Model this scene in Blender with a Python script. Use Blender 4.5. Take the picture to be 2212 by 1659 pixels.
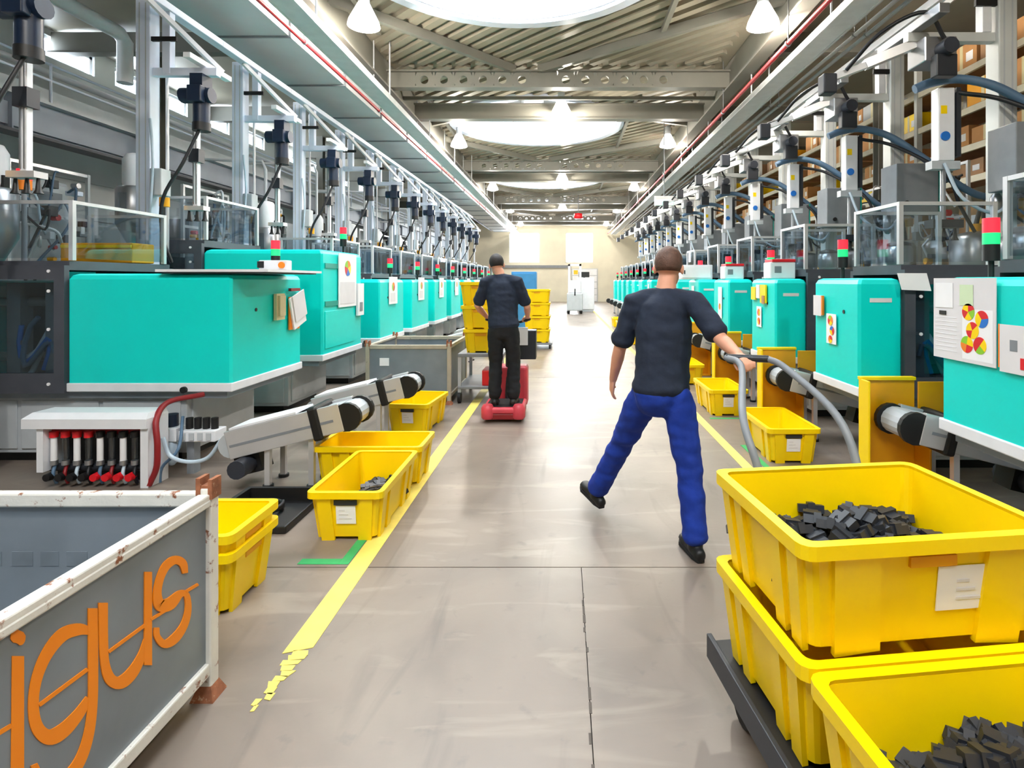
import bpy, math, random
from mathutils import Vector, Matrix

random.seed(7)
PI = math.pi
SC = bpy.context.scene
COL = SC.collection
for o in list(bpy.data.objects):
    bpy.data.objects.remove(o, do_unlink=True)

# ------------------------------------------------------------------ camera
# one point perspective: level camera, lens shifted; vanishing point at pixel (1217, 606)
EYE, FPX, VX, VY = 1.6, 1200.0, 1217.0, 606.0
cam = bpy.data.cameras.new('camera')
cam.sensor_width = 36.0
cam.lens = 36.0 * FPX / 2212.0
cam.shift_x = -(VX - 1106.0) / 2212.0
cam.shift_y = -(829.5 - VY) / 2212.0
cam.clip_start = 0.05
cam.clip_end = 200
camo = bpy.data.objects.new('camera', cam)
camo.location = (0, 0, EYE)
camo.rotation_euler = (PI / 2, 0, 0)
COL.objects.link(camo)
SC.camera = camo

# ------------------------------------------------------------------ world, exposure
w = bpy.data.worlds.new('world')
SC.world = w
w.use_nodes = True
wn = w.node_tree.nodes
wl = w.node_tree.links
bg = wn['Background']
sky = wn.new('ShaderNodeTexSky')
sky.sky_type = 'HOSEK_WILKIE'
sky.turbidity = 6.0
sky.sun_direction = (0.35, -0.5, 0.79)
wmix = wn.new('ShaderNodeMixRGB')
wmix.inputs[0].default_value = 0.75
wmix.inputs[2].default_value = (0.86, 0.94, 1.0, 1)
wl.new(sky.outputs[0], wmix.inputs[1])
wl.new(wmix.outputs[0], bg.inputs[0])
bg.inputs[1].default_value = 2.2

SC.view_settings.view_transform = 'Standard'
SC.view_settings.look = 'None'
SC.view_settings.gamma = 1.0
SC.view_settings.use_curve_mapping = False
SC.view_settings.exposure = 0.65

HALL_L, HALL_R, HALL_N, HALL_F, ROOF = -9.2, 8.3, -8.0, 42.0, 6.1
SKY_Y = [-1.3, 7.2, 15.7, 24.2, 32.7]
SKY_X = -0.75
SKY_R = 2.25

def area_light(name, loc, rot, energy, sx, sy=None, color=(1, 1, 1), disk=False):
    l = bpy.data.lights.new(name, 'AREA')
    l.energy = energy
    l.color = color
    if disk:
        l.shape = 'DISK'
        l.size = sx
    else:
        l.shape = 'RECTANGLE'
        l.size = sx
        l.size_y = sy
    o = bpy.data.objects.new(name, l)
    o.location = loc
    o.rotation_euler = rot
    COL.objects.link(o)
    return o

for y in SKY_Y:            # daylight falling through the round roof lights
    area_light('skylight_daylight', (SKY_X, y, ROOF + 1.25), (0, 0, 0), 420, 2 * SKY_R, color=(0.93, 0.975, 1.0), disk=True)
for (x0, x1) in ((-4.1, -1.8), (0.17, 2.25)):   # daylight outside the end windows
    area_light('end_window_daylight', ((x0 + x1) / 2, HALL_F + 0.5, 4.1), (PI / 2, 0, PI), 500, x1 - x0, 2.3, color=(0.95, 0.98, 1.0))
area_light('left_window_daylight', (HALL_L - 0.5, 14.0, 5.6), (0, -PI / 2, 0), 2400, 0.8, 26.0, color=(0.93, 0.97, 1.0))

# ------------------------------------------------------------------ materials
def lin(c):
    c = c / 255.0
    return c / 12.92 if c <= 0.04045 else ((c + 0.055) / 1.055) ** 2.4

def rgb(r, g, b):
    return (lin(r), lin(g), lin(b), 1.0)

MATS = {}

def mat(name, col, rough=0.5, metal=0.0, var=0.08, scale=6.0, bump=0.0, bscale=60.0, spec=0.5, col2=None, stretch=None, thresh=None, coat=0.0):
    """procedural paint: base colour broken up by noise; optional second colour in patches (rust, dirt)"""
    m = bpy.data.materials.new(name)
    m.use_nodes = True
    nt = m.node_tree
    b = nt.nodes['Principled BSDF']
    b.inputs['Roughness'].default_value = rough
    b.inputs['Metallic'].default_value = metal
    b.inputs['Specular IOR Level'].default_value = spec
    b.inputs['Coat Weight'].default_value = coat
    tc = nt.nodes.new('ShaderNodeTexCoord')
    src = tc.outputs['Object']
    if stretch:
        mp = nt.nodes.new('ShaderNodeMapping')
        mp.inputs['Scale'].default_value = stretch
        nt.links.new(src, mp.inputs[0])
        src = mp.outputs[0]
    n = nt.nodes.new('ShaderNodeTexNoise')
    n.inputs['Scale'].default_value = scale
    n.inputs['Detail'].default_value = 5
    nt.links.new(src, n.inputs['Vector'])
    cr = nt.nodes.new('ShaderNodeValToRGB')
    cr.color_ramp.elements[0].position = 0.3
    cr.color_ramp.elements[1].position = 0.7
    cr.color_ramp.elements[0].color = tuple(max(0, c * (1 - var)) for c in col[:3]) + (1,)
    cr.color_ramp.elements[1].color = tuple(min(1, c * (1 + var)) for c in col[:3]) + (1,)
    nt.links.new(n.outputs[0], cr.inputs[0])
    out = cr.outputs[0]
    if col2:
        n2 = nt.nodes.new('ShaderNodeTexNoise')
        n2.inputs['Scale'].default_value = scale * 2.3
        n2.inputs['Detail'].default_value = 8
        n2.inputs['Roughness'].default_value = 0.65
        nt.links.new(tc.outputs['Object'], n2.inputs['Vector'])
        r2 = nt.nodes.new('ShaderNodeValToRGB')
        t = thresh or 0.6
        r2.color_ramp.elements[0].position = t
        r2.color_ramp.elements[1].position = min(1.0, t + 0.06)
        nt.links.new(n2.outputs[0], r2.inputs[0])
        mx = nt.nodes.new('ShaderNodeMixRGB')
        mx.inputs[2].default_value = col2
        nt.links.new(r2.outputs[0], mx.inputs[0])
        nt.links.new(out, mx.inputs[1])
        out = mx.outputs[0]
    nt.links.new(out, b.inputs['Base Color'])
    if bump:
        n3 = nt.nodes.new('ShaderNodeTexNoise')
        n3.inputs['Scale'].default_value = bscale
        nt.links.new(src, n3.inputs['Vector'])
        bp = nt.nodes.new('ShaderNodeBump')
        bp.inputs['Strength'].default_value = bump
        bp.inputs['Distance'].default_value = 0.01
        nt.links.new(n3.outputs[0], bp.inputs['Height'])
        nt.links.new(bp.outputs[0], b.inputs['Normal'])
    MATS[name] = m
    return m

def glass_mat(name, tint, gloss, rough=0.02):
    m = bpy.data.materials.new(name)
    m.use_nodes = True
    nt = m.node_tree
    nt.nodes.remove(nt.nodes['Principled BSDF'])
    out = nt.nodes['Material Output']
    t = nt.nodes.new('ShaderNodeBsdfTransparent')
    t.inputs[0].default_value = tint
    g = nt.nodes.new('ShaderNodeBsdfGlossy')
    g.inputs['Roughness'].default_value = rough
    n = nt.nodes.new('ShaderNodeTexNoise')
    n.inputs['Scale'].default_value = 3.0
    mr = nt.nodes.new('ShaderNodeMapRange')
    mr.inputs['To Min'].default_value = gloss * 0.8
    mr.inputs['To Max'].default_value = gloss * 1.2
    nt.links.new(n.outputs[0], mr.inputs[0])
    mx = nt.nodes.new('ShaderNodeMixShader')
    nt.links.new(mr.outputs[0], mx.inputs[0])
    nt.links.new(t.outputs[0], mx.inputs[1])
    nt.links.new(g.outputs[0], mx.inputs[2])
    nt.links.new(mx.outputs[0], out.inputs[0])
    MATS[name] = m
    return m

def emit_mat(name, col, strength):
    m = bpy.data.materials.new(name)
    m.use_nodes = True
    nt = m.node_tree
    b = nt.nodes['Principled BSDF']
    b.inputs['Base Color'].default_value = col
    b.inputs['Emission Color'].default_value = col
    b.inputs['Emission Strength'].default_value = strength
    MATS[name] = m
    return m

def floor_mat():
    m = mat('concrete', rgb(132, 119, 109), rough=0.42, var=0.12, scale=0.9, spec=0.5)
    nt = m.node_tree
    b = nt.nodes['Principled BSDF']
    old = b.inputs['Base Color'].links[0].from_socket
    geo = nt.nodes.new('ShaderNodeNewGeometry')
    # long scuffs and wheel marks
    def layer(prev, scale, stretch, lo, hi, colr, amt, dist=0.0):
        mp = nt.nodes.new('ShaderNodeMapping')
        mp.inputs['Scale'].default_value = stretch
        nt.links.new(geo.outputs['Position'], mp.inputs[0])
        n = nt.nodes.new('ShaderNodeTexNoise')
        n.inputs['Scale'].default_value = scale
        n.inputs['Detail'].default_value = 7
        n.inputs['Distortion'].default_value = dist
        nt.links.new(mp.outputs[0], n.inputs['Vector'])
        r = nt.nodes.new('ShaderNodeValToRGB')
        r.color_ramp.elements[0].position = lo
        r.color_ramp.elements[1].position = hi
        r.color_ramp.elements[0].color = (0, 0, 0, 1)
        r.color_ramp.elements[1].color = (amt, amt, amt, 1)
        nt.links.new(n.outputs[0], r.inputs[0])
        mx = nt.nodes.new('ShaderNodeMixRGB')
        mx.inputs[2].default_value = colr
        nt.links.new(r.outputs[0], mx.inputs[0])
        nt.links.new(prev, mx.inputs[1])
        return mx.outputs[0]
    c = layer(old, 1.3, (1, 1, 1), 0.50, 0.72, rgb(104, 94, 87), 0.6, 0.6)
    c = layer(c, 2.2, (0.35, 1.6, 1), 0.56, 0.66, rgb(160, 147, 133), 0.45, 1.6)
    c = layer(c, 2.6, (1.6, 0.25, 1), 0.58, 0.72, rgb(86, 78, 74), 0.5, 0.8)
    c = layer(c, 9.0, (1, 1, 1), 0.62, 0.75, rgb(96, 90, 88), 0.45, 0.3)
    nt.links.new(c, b.inputs['Base Color'])
    n = nt.nodes.new('ShaderNodeTexNoise')
    n.inputs['Scale'].default_value = 1.7
    n.inputs['Detail'].default_value = 6
    nt.links.new(geo.outputs['Position'], n.inputs['Vector'])
    mr = nt.nodes.new('ShaderNodeMapRange')
    mr.inputs['To Min'].default_value = 0.26
    mr.inputs['To Max'].default_value = 0.50
    nt.links.new(n.outputs[0], mr.inputs[0])
    nt.links.new(mr.outputs[0], b.inputs['Roughness'])
    n3 = nt.nodes.new('ShaderNodeTexNoise')
    n3.inputs['Scale'].default_value = 35
    nt.links.new(geo.outputs['Position'], n3.inputs['Vector'])
    bp = nt.nodes.new('ShaderNodeBump')
    bp.inputs['Strength'].default_value = 0.08
    bp.inputs['Distance'].default_value = 0.004
    nt.links.new(n3.outputs[0], bp.inputs['Height'])
    nt.links.new(bp.outputs[0], b.inputs['Normal'])
    return m

floor_mat()
mat('joint', rgb(92, 84, 78), 0.9)
mat('teal', rgb(0, 220, 211), 0.34, var=0.03, scale=2.0, spec=0.45)
mat('teal_dark', rgb(10, 150, 135), 0.4, var=0.04)
mat('white_paint', rgb(232, 232, 236), 0.4, var=0.04)
mat('post_blue', rgb(220, 227, 244), 0.38, var=0.05, scale=3)
mat('post_grey', rgb(206, 208, 206), 0.38, var=0.05, scale=3)
mat('light_grey', rgb(186, 190, 194), 0.45, var=0.06)
mat('mid_grey', rgb(128, 132, 138), 0.5, var=0.08)
mat('dark_grey', rgb(70, 72, 80), 0.5, var=0.10)
mat('anthracite', rgb(40, 43, 50), 0.45, var=0.12)
mat('black', rgb(18, 18, 20), 0.5, var=0.2)
mat('rubber', rgb(24, 24, 26), 0.75, var=0.2)
mat('inner_dark', rgb(26, 36, 42), 0.5, var=0.3, scale=9)
mat('steel', rgb(176, 178, 182), 0.3, metal=0.85, var=0.08, scale=4)
mat('aluminium', rgb(214, 214, 216), 0.33, metal=0.55, var=0.05, scale=5)
mat('galvanised', rgb(134, 142, 150), 0.5, metal=0.25, var=0.14, scale=3.0, bump=0.05, bscale=25)
mat('rusty_white', rgb(226, 222, 214), 0.5, var=0.08, scale=7, col2=rgb(140, 84, 54), thresh=0.575, bump=0.1)
mat('rust', rgb(150, 92, 62), 0.8, var=0.35, scale=22, col2=rgb(196, 160, 130), thresh=0.6)
mat('beige_frame', rgb(178, 168, 150), 0.5, var=0.1, scale=7, col2=rgb(120, 96, 78), thresh=0.62)
mat('bin_orange', rgb(255, 142, 0), 0.5, var=0.04)
mat('faint_print', rgb(112, 120, 128), 0.6, var=0.2)
mat('yellow', rgb(255, 213, 0), 0.36, var=0.04, scale=4, spec=0.4)
mat('amber', rgb(232, 160, 6), 0.4, var=0.06, scale=4)
mat('line_yellow', rgb(236, 214, 104), 0.6, var=0.08, scale=12, col2=rgb(170, 154, 110), thresh=0.70)
mat('line_green', rgb(52, 168, 96), 0.6, var=0.08, scale=12)
mat('motor_blue', rgb(15, 32, 56), 0.4, var=0.15)
mat('motor_dark', rgb(44, 48, 58), 0.45, var=0.15)
mat('hose_blue', rgb(84, 112, 140), 0.45, var=0.1)
mat('hose_black', rgb(22, 24, 30), 0.5, var=0.2)
mat('hose_clear', rgb(190, 206, 220), 0.3, var=0.1)
mat('hose_red', rgb(140, 24, 30), 0.45, var=0.1)
mat('hose_bright_blue', rgb(30, 110, 200), 0.45, var=0.1)
mat('red', rgb(220, 24, 36), 0.4, var=0.06)
mat('red_scooter', rgb(214, 70, 84), 0.4, var=0.1)
mat('red_pipe', rgb(196, 44, 52), 0.45, var=0.08)
mat('blue_panel', rgb(60, 140, 200), 0.5, var=0.06)
mat('paper', rgb(240, 238, 240), 0.7, var=0.03)
mat('paper_grey', rgb(222, 218, 220), 0.7, var=0.03)
mat('paper_green', rgb(206, 224, 186), 0.7, var=0.05)
mat('beige', rgb(216, 204, 160), 0.5, var=0.04)
mat('orange_dot', rgb(240, 130, 20), 0.5, var=0.04)
mat('blue_dot', rgb(20, 110, 200), 0.5, var=0.04)
mat('lime_dot', rgb(140, 200, 40), 0.5, var=0.04)
mat('wall', rgb(222, 216, 196), 0.7, var=0.06, scale=1.2, bump=0.05)
mat('wall_steel', rgb(196, 200, 200), 0.6, var=0.06, scale=1.0)
mat('roof_deck', rgb(154, 147, 131), 0.55, var=0.07, scale=1.5)
mat('roof_steel', rgb(124, 122, 114), 0.5, var=0.08, scale=2)
mat('duct', rgb(206, 209, 211), 0.45, metal=0.2, var=0.06, scale=1.4)
mat('tray', rgb(210, 214, 214), 0.4, metal=0.3, var=0.06)
mat('girder', rgb(150, 158, 172), 0.5, var=0.08, scale=2)
mat('cardboard', rgb(196, 142, 88), 0.75, var=0.12, scale=3)
mat('wood_board', rgb(168, 128, 92), 0.7, var=0.14, scale=3)
mat('rack_beam', rgb(232, 222, 200), 0.5, var=0.06)
mat('skin', rgb(226, 164, 136), 0.5, var=0.06, scale=14)
mat('hair_dark', rgb(34, 28, 28), 0.6, var=0.3, scale=40, bump=0.4, bscale=120)
mat('hair_brown', rgb(98, 70, 58), 0.6, var=0.25, scale=40, bump=0.4, bscale=120)
mat('shirt', rgb(28, 38, 58), 0.85, var=0.15, scale=18, bump=0.25, bscale=30)
mat('trousers_blue', rgb(10, 50, 150), 0.85, var=0.16, scale=14, bump=0.3, bscale=24)
mat('trousers_black', rgb(20, 22, 28), 0.85, var=0.2, scale=14, bump=0.3, bscale=24)
mat('eye_white', rgb(235, 235, 232), 0.3, var=0.02)
glass_mat('pane', (0.93, 0.97, 1.0, 1), 0.07)
glass_mat('guard_glass', (0.80, 0.86, 0.90, 1), 0.10)
glass_mat('dark_glass', (0.60, 0.68, 0.72, 1), 0.08)
glass_mat('dome', (0.96, 0.985, 1.0, 1), 0.05, 0.15)
emit_mat('lamp_shade_glow', (1.0, 0.95, 0.86, 1), 3.0)
emit_mat('lamp_glow', (1.0, 0.93, 0.80, 1), 26.0)
emit_mat('lens_green', (0.01, 0.50, 0.16, 1), 0.7)
emit_mat('lens_red', (0.85, 0.02, 0.04, 1), 0.7)
emit_mat('exit_green', (0.45, 0.95, 0.72, 1), 1.6)
emit_mat('screen', (0.35, 0.55, 0.75, 1), 0.8)

# ------------------------------------------------------------------ mesh helpers
class MB:
    def __init__(self):
        self.v, self.f, self.sm = [], [], []

    def add(self, verts, faces, smooth=False):
        n = len(self.v)
        self.v += [tuple(p) for p in verts]
        self.f += [tuple(i + n for i in f) for f in faces]
        self.sm += [smooth] * len(faces)
        return self

    def box(self, x0, x1, y0, y1, z0, z1, M=None):
        if x0 > x1: x0, x1 = x1, x0
        if y0 > y1: y0, y1 = y1, y0
        if z0 > z1: z0, z1 = z1, z0
        vs = [(x0, y0, z0), (x1, y0, z0), (x1, y1, z0), (x0, y1, z0), (x0, y0, z1), (x1, y0, z1), (x1, y1, z1), (x0, y1, z1)]
        if M is not None:
            vs = [tuple(M @ Vector(p)) for p in vs]
        return self.add(vs, [(0, 3, 2, 1), (4, 5, 6, 7), (0, 1, 5, 4), (1, 2, 6, 5), (2, 3, 7, 6), (3, 0, 4, 7)])

    def bar(self, p0, p1, wd, ht, up=(0, 0, 1)):
        """rectangular bar between two points"""
        p0, p1 = Vector(p0), Vector(p1)
        d = (p1 - p0)
        L = d.length
        d.normalize()
        upv = Vector(up)
        if abs(d.dot(upv)) > 0.98:
            upv = Vector((0, 1, 0))
        s = d.cross(upv).normalized()
        u = s.cross(d).normalized()
        vs = []
        for t in (p0, p1):
            for a, b in ((-1, -1), (1, -1), (1, 1), (-1, 1)):
                vs.append(t + s * (a * wd / 2) + u * (b * ht / 2))
        return self.add(vs, [(0, 1, 2, 3), (7, 6, 5, 4), (0, 4, 5, 1), (1, 5, 6, 2), (2, 6, 7, 3), (3, 7, 4, 0)])

    def rings(self, rings, cap=True, smooth=True, closed=False):
        n = len(rings[0])
        vs = [p for r in rings for p in r]
        fs = []
        m = len(rings)
        for i in range(m - 1 + (1 if closed else 0)):
            a, b = i * n, ((i + 1) % m) * n
            for j in range(n):
                k = (j + 1) % n
                fs.append((a + j, a + k, b + k, b + j))
        self.add(vs, fs, smooth)
        if cap and not closed:
            self.add(rings[0], [tuple(range(n - 1, -1, -1))])
            self.add(rings[-1], [tuple(range(n))])
        return self

    def tube(self, pts, r, n=8, cap=True):
        pts = [Vector(p) for p in pts]
        rs = r if isinstance(r, (list, tuple)) else [r] * len(pts)
        rings = []
        prev = None
        for i, p in enumerate(pts):
            if i == 0: t = pts[1] - p
            elif i == len(pts) - 1: t = p - pts[i - 1]
            else: t = (pts[i + 1] - pts[i - 1])
            t.normalize()
            if prev is None:
                a = Vector((0, 0, 1)) if abs(t.z) < 0.9 else Vector((1, 0, 0))
                s = t.cross(a).normalized()
            else:
                s = (prev - t * prev.dot(t)).normalized()
            prev = s
            u = s.cross(t).normalized()
            rings.append([p + (s * math.cos(2 * PI * k / n) + u * math.sin(2 * PI * k / n)) * rs[i] for k in range(n)][::-1])
        return self.rings(rings, cap)

    def cyl(self, p0, p1, r0, r1=None, n=14):
        return self.tube([p0, p1], [r0, r0 if r1 is None else r1], n)

    def lathe(self, c, prof, n=20, axis='z'):
        rings = []
        for (r, h) in prof:
            ring = []
            for k in range(n):
                a = 2 * PI * k / n
                x, y = r * math.cos(a), r * math.sin(a)
                if axis == 'z': q = (c[0] + x, c[1] + y, c[2] + h)
                elif axis == 'x': q = (c[0] + h, c[1] + x, c[2] + y)
                else: q = (c[0] + y, c[1] + h, c[2] + x)
                ring.append(q)
            rings.append(ring)
        return self.rings(rings, True)

    def prism(self, poly, z0, z1, f=None):
        """polygon (counter clockwise in local xy) pulled from z0 to z1; f maps (x,y,z) to the world"""
        f = f or (lambda x, y, z: (x, y, z))
        n = len(poly)
        vs = [f(x, y, z0) for x, y in poly] + [f(x, y, z1) for x, y in poly]
        fs = [tuple(range(n - 1, -1, -1)), tuple(range(n, 2 * n))]
        fs += [(i, (i + 1) % n, n + (i + 1) % n, n + i) for i in range(n)]
        return self.add(vs, fs)

def obj(name, mb, m, parent=None, bevel=0.0, seg=2):
    me = bpy.data.meshes.new(name)
    me.from_pydata(mb.v, [], mb.f)
    me.polygons.foreach_set('use_smooth', mb.sm)
    me.materials.append(MATS[m] if isinstance(m, str) else m)
    import bmesh
    b = bmesh.new()
    b.from_mesh(me)
    bmesh.ops.recalc_face_normals(b, faces=b.faces)
    b.to_mesh(me)
    b.free()
    me.update()
    o = bpy.data.objects.new(name, me)
    COL.objects.link(o)
    if parent is not None:
        o.parent = parent
    if bevel:
        md = o.modifiers.new('bevel', 'BEVEL')
        md.width = bevel
        md.segments = seg
        md.limit_method = 'ANGLE'
    return o

def tag(o, label, cat, group=None):
    o['label'] = label
    o['category'] = cat
    if group:
        o['group'] = group
    return o

def thing(name, label, cat, loc=(0, 0, 0), rz=0.0, group=None):
    o = bpy.data.objects.new(name, None)
    o.empty_display_size = 0.1
    COL.objects.link(o)
    o.location = loc
    o.rotation_euler = (0, 0, rz)
    return tag(o, label, cat, group)

def struct(name, mb, m, parent=None, bevel=0.0):
    o = obj(name, mb, m, parent, bevel)
    if parent is None:
        o['kind'] = 'structure'
    return o

def dup(root, loc, label, rz=None):
    r = root.copy()
    COL.objects.link(r)
    r.location = loc
    if rz is not None:
        r.rotation_euler = (0, 0, rz)
    r['label'] = label
    for ch in list(root.children):
        c = ch.copy()
        COL.objects.link(c)
        c.parent = r
        for g in list(ch.children):
            d = g.copy()
            COL.objects.link(d)
            d.parent = c
    return r

def B(*a):
    return MB().box(*a)

def P(px, py, d):
    """point seen at photo pixel (px, py) standing at distance d"""
    return Vector(((px - VX) * d / FPX, d, EYE - (py - VY) * d / FPX))

def arc(p0, p1, sag, n=10, axis=(0, 0, 1)):
    p0, p1, a = Vector(p0), Vector(p1), Vector(axis)
    return [p0.lerp(p1, i / n) + a * (sag * 4 * (i / n) * (1 - i / n)) for i in range(n + 1)]

def spline(pts, n=6):
    pts = [Vector(p) for p in pts]
    q = [pts[0] * 2 - pts[1]] + pts + [pts[-1] * 2 - pts[-2]]
    out = []
    for i in range(1, len(q) - 2):
        for k in range(n):
            t = k / n
            a, b, c, d = q[i - 1], q[i], q[i + 1], q[i + 2]
            out.append(0.5 * ((2 * b) + (c - a) * t + (2 * a - 5 * b + 4 * c - d) * t * t + (3 * b - a - 3 * c + d) * t ** 3))
    out.append(pts[-1])
    return out

ORD = ['nearest', 'second', 'third', 'fourth', 'fifth', 'sixth', 'seventh', 'eighth', 'ninth', 'tenth', 'eleventh', 'twelfth', 'thirteenth', 'fourteenth']

# ================================================================== the hall
fl = struct('floor', B(HALL_L, HALL_R, HALL_N, HALL_F, -0.30, -0.025), 'joint')
ys = [HALL_N, -3.0, 3.1, 9.2, 15.3, 21.4, 27.5, 33.6, HALL_F]
for i in range(len(ys) - 1):
    xs = [HALL_L, -4.2, 0.10, 4.6, HALL_R] if i == 1 else [HALL_L, -5.2, HALL_R - 5.2 + 2.4, HALL_R]
    for j in range(len(xs) - 1):
        struct('concrete_slab', B(xs[j] + 0.002, xs[j + 1] - 0.002, ys[i] + 0.004, ys[i + 1] - 0.004, -0.03, 0.0), 'concrete', fl)

# crack filler running towards the camera
mb = MB()
for k in range(26):
    y = 1.1 + k * 0.068
    x = 0.10 + random.uniform(-0.006, 0.006)
    if random.random() < 0.6:
        mb.box(x - random.uniform(0.002, 0.008), x + random.uniform(0.002, 0.007), y, y + random.uniform(0.03, 0.066), -0.004, 0.0012)
cf = struct('joint_filler', mb, 'joint', fl)

# ---- ceiling with round openings
mb = MB()
bx0, bx1 = SKY_X - 3.3, SKY_X + 3.3
for c in SKY_Y:
    y0, y1 = c - 4.25, c + 4.25
    angs = sorted(set([2 * PI * k / 56 for k in range(56)] + [math.atan2(b, a) % (2 * PI) for a in (-3.3, 3.3) for b in (-4.25, 4.25)]))
    inner, outer, innert = [], [], []
    for a in angs:
        ca, sa = math.cos(a), math.sin(a)
        t = min(3.3 / abs(ca) if abs(ca) > 1e-6 else 1e9, 4.25 / abs(sa) if abs(sa) > 1e-6 else 1e9)
        inner.append((SKY_X + SKY_R * ca, c + SKY_R * sa, ROOF))
        innert.append((SKY_X + SKY_R * ca, c + SKY_R * sa, ROOF + 0.15))
        outer.append((SKY_X + t * ca, c + t * sa, ROOF))
    outert = [(x, y, ROOF + 0.15) for x, y, z in outer]
    mb.rings([outert, innert, inner, outer], cap=False, smooth=False, closed=True)
y0, y1 = SKY_Y[0] - 4.25, SKY_Y[-1] + 4.25
mb.box(HALL_L, bx0, HALL_N, HALL_F, ROOF, ROOF + 0.15)
mb.box(bx1, HALL_R, HALL_N, HALL_F, ROOF, ROOF + 0.15)
mb.box(bx0, bx1, HALL_N, y0, ROOF, ROOF + 0.15)
mb.box(bx0, bx1, y1, HALL_F, ROOF, ROOF + 0.15)
ceil = struct('ceiling', mb, 'roof_deck')

# ribs of the profiled roof sheet, run diagonally across each bay
def deck_ribs(x0, x1, y0, y1, cx, cy, R, step):
    mb = MB()
    dx, dy = 0.72, -0.69
    L = math.hypot(dx, dy)
    dx, dy = dx / L, dy / L
    nx, ny = -dy, dx
    mx, my = (x0 + x1) / 2, (y0 + y1) / 2
    ext = math.hypot(x1 - x0, y1 - y0) / 2
    k = -ext
    while k < ext:
        ox, oy = mx + nx * k, my + ny * k
        t0, t1 = -1e9, 1e9
        for o_, d_, a, b in ((ox, dx, x0, x1), (oy, dy, y0, y1)):
            ta, tb = (a - o_) / d_, (b - o_) / d_
            t0, t1 = max(t0, min(ta, tb)), min(t1, max(ta, tb))
        if t1 - t0 > 0.2:
            segs = [(t0, t1)]
            ex, ey = ox - cx, oy - cy
            bq = ex * dx + ey * dy
            cq = ex * ex + ey * ey - R * R
            disc = bq * bq - cq
            if disc > 0:
                s = math.sqrt(disc)
                a, b = -bq - s, -bq + s
                segs = [(p, q) for p, q in ((t0, min(t1, a)), (max(t0, b), t1)) if q - p > 0.1]
            for p, q in segs:
                mb.bar((ox + dx * p, oy + dy * p, ROOF - 0.04), (ox + dx * q, oy + dy * q, ROOF - 0.04), step * 0.5, 0.08)
        k += step
    return mb

for i, c in enumerate(SKY_Y):
    r = struct('deck_ribs', deck_ribs(-3.5, 3.15, c - 4.2, c + 4.2, SKY_X, c, SKY_R + 0.2, 0.27), 'roof_deck', ceil)
    r['kind'] = 'stuff'

# ---- cross beams with round holes, girders along the aisle, diagonal braces
def holed_beam(x0, x1, y, z0, z1, holes, r):
    mb = MB()
    th = 0.03
    zc = (z0 + z1) / 2
    hw = 0.18
    cur = x0
    for hx in holes:
        if hx - hw > cur + 1e-4:
            mb.box(cur, hx - hw, y - th, y + th, z0, z1)
        n = 16
        ci, co = [], []
        for k in range(n):
            a = 2 * PI * k / n
            ca, sa = math.cos(a), math.sin(a)
            t = min(hw / abs(ca) if abs(ca) > 1e-6 else 1e9, (zc - z0) / abs(sa) if abs(sa) > 1e-6 else 1e9)
            ci.append((hx + r * ca, zc + r * sa))
            co.append((hx + t * ca, zc + t * sa))
        R = [[(x, y - th, z) for x, z in co], [(x, y - th, z) for x, z in ci], [(x, y + th, z) for x, z in ci], [(x, y + th, z) for x, z in co]]
        mb.rings(R, cap=False, smooth=False)
        cur = hx + hw
    if cur < x1:
        mb.box(cur, x1, y - th, y + th, z0, z1)
    mb.box(x0, x1, y - 0.11, y + 0.11, z0 - 0.03, z0)
    mb.box(x0, x1, y - 0.11, y + 0.11, z1, z1 + 0.03)
    return mb

GX0, GX1 = -3.62, 3.42
TN = [20]
def trim(mb, m, label):
    o = struct('trim_%d' % TN[0], mb, m)
    TN[0] += 1
    o['label'] = label
    return o
for k in range(-1, 4):
    y = 11.4 + 8.5 * k
    hl = [-2.85 + 0.40 * i for i in range(6)]
    hr = [0.05 + 0.40 * i for i in range(6)]
    trim(holed_beam(GX0, GX1, y, 5.56, 5.86, hl + hr, 0.085), 'roof_steel', '%s grey cross beam with a row of round holes' % ORD[k + 1])
    b2 = MB()
    b2.box(GX0, GX1, y + 2.05, y + 2.11, 5.52, 5.84)
    b2.box(GX0, GX1, y + 1.96, y + 2.20, 5.49, 5.52)
    b2.box(GX0, GX1, y + 1.96, y + 2.20, 5.84, 5.87)
    trim(b2, 'roof_steel', '%s plain grey cross beam under the roof' % ORD[k + 1])
    b3 = MB()
    b3.bar((GX0, y + 1.1, 5.70), (GX1, y + 1.1, 5.70), 0.07, 0.07)
    trim(b3, 'roof_steel', '%s thin tie rail between the cross beams' % ORD[k + 1])
for x in (GX0, GX1):
    g = MB()
    g.box(x - 0.02, x + 0.02, HALL_N, HALL_F, 5.50, 6.08)
    g.box(x - 0.13, x + 0.13, HALL_N, HALL_F, 5.46, 5.50)
    trim(g, 'roof_steel', 'long grey roof girder along the %s side of the aisle' % ('left' if x < 0 else 'right'))
for ci_, c in enumerate(SKY_Y):
    for sx, ex in ((-1, GX0), (1, GX1)):
        for (ya, yb) in ((c + 4.2, c + 1.3), (c - 2.1, c - 0.4)):
            trim(MB().bar((SKY_X + sx * 0.25, ya, 5.93), (ex, yb, 5.93), 0.10, 0.16), 'roof_steel', 'diagonal roof brace %s of the %s round roof light, %s one' % ('left' if sx < 0 else 'right', ORD[ci_], 'farther' if ya > c else 'nearer'))
    for sx in (-1, 1):
        trim(MB().bar((SKY_X + sx * 2.5, c + 2.6, 5.98), (SKY_X + sx * 2.5, c - 2.4, 5.98), 0.08, 0.10), 'roof_steel', 'strut along the %s edge of the %s round roof light' % ('left' if sx < 0 else 'right', ORD[ci_]))
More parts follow.
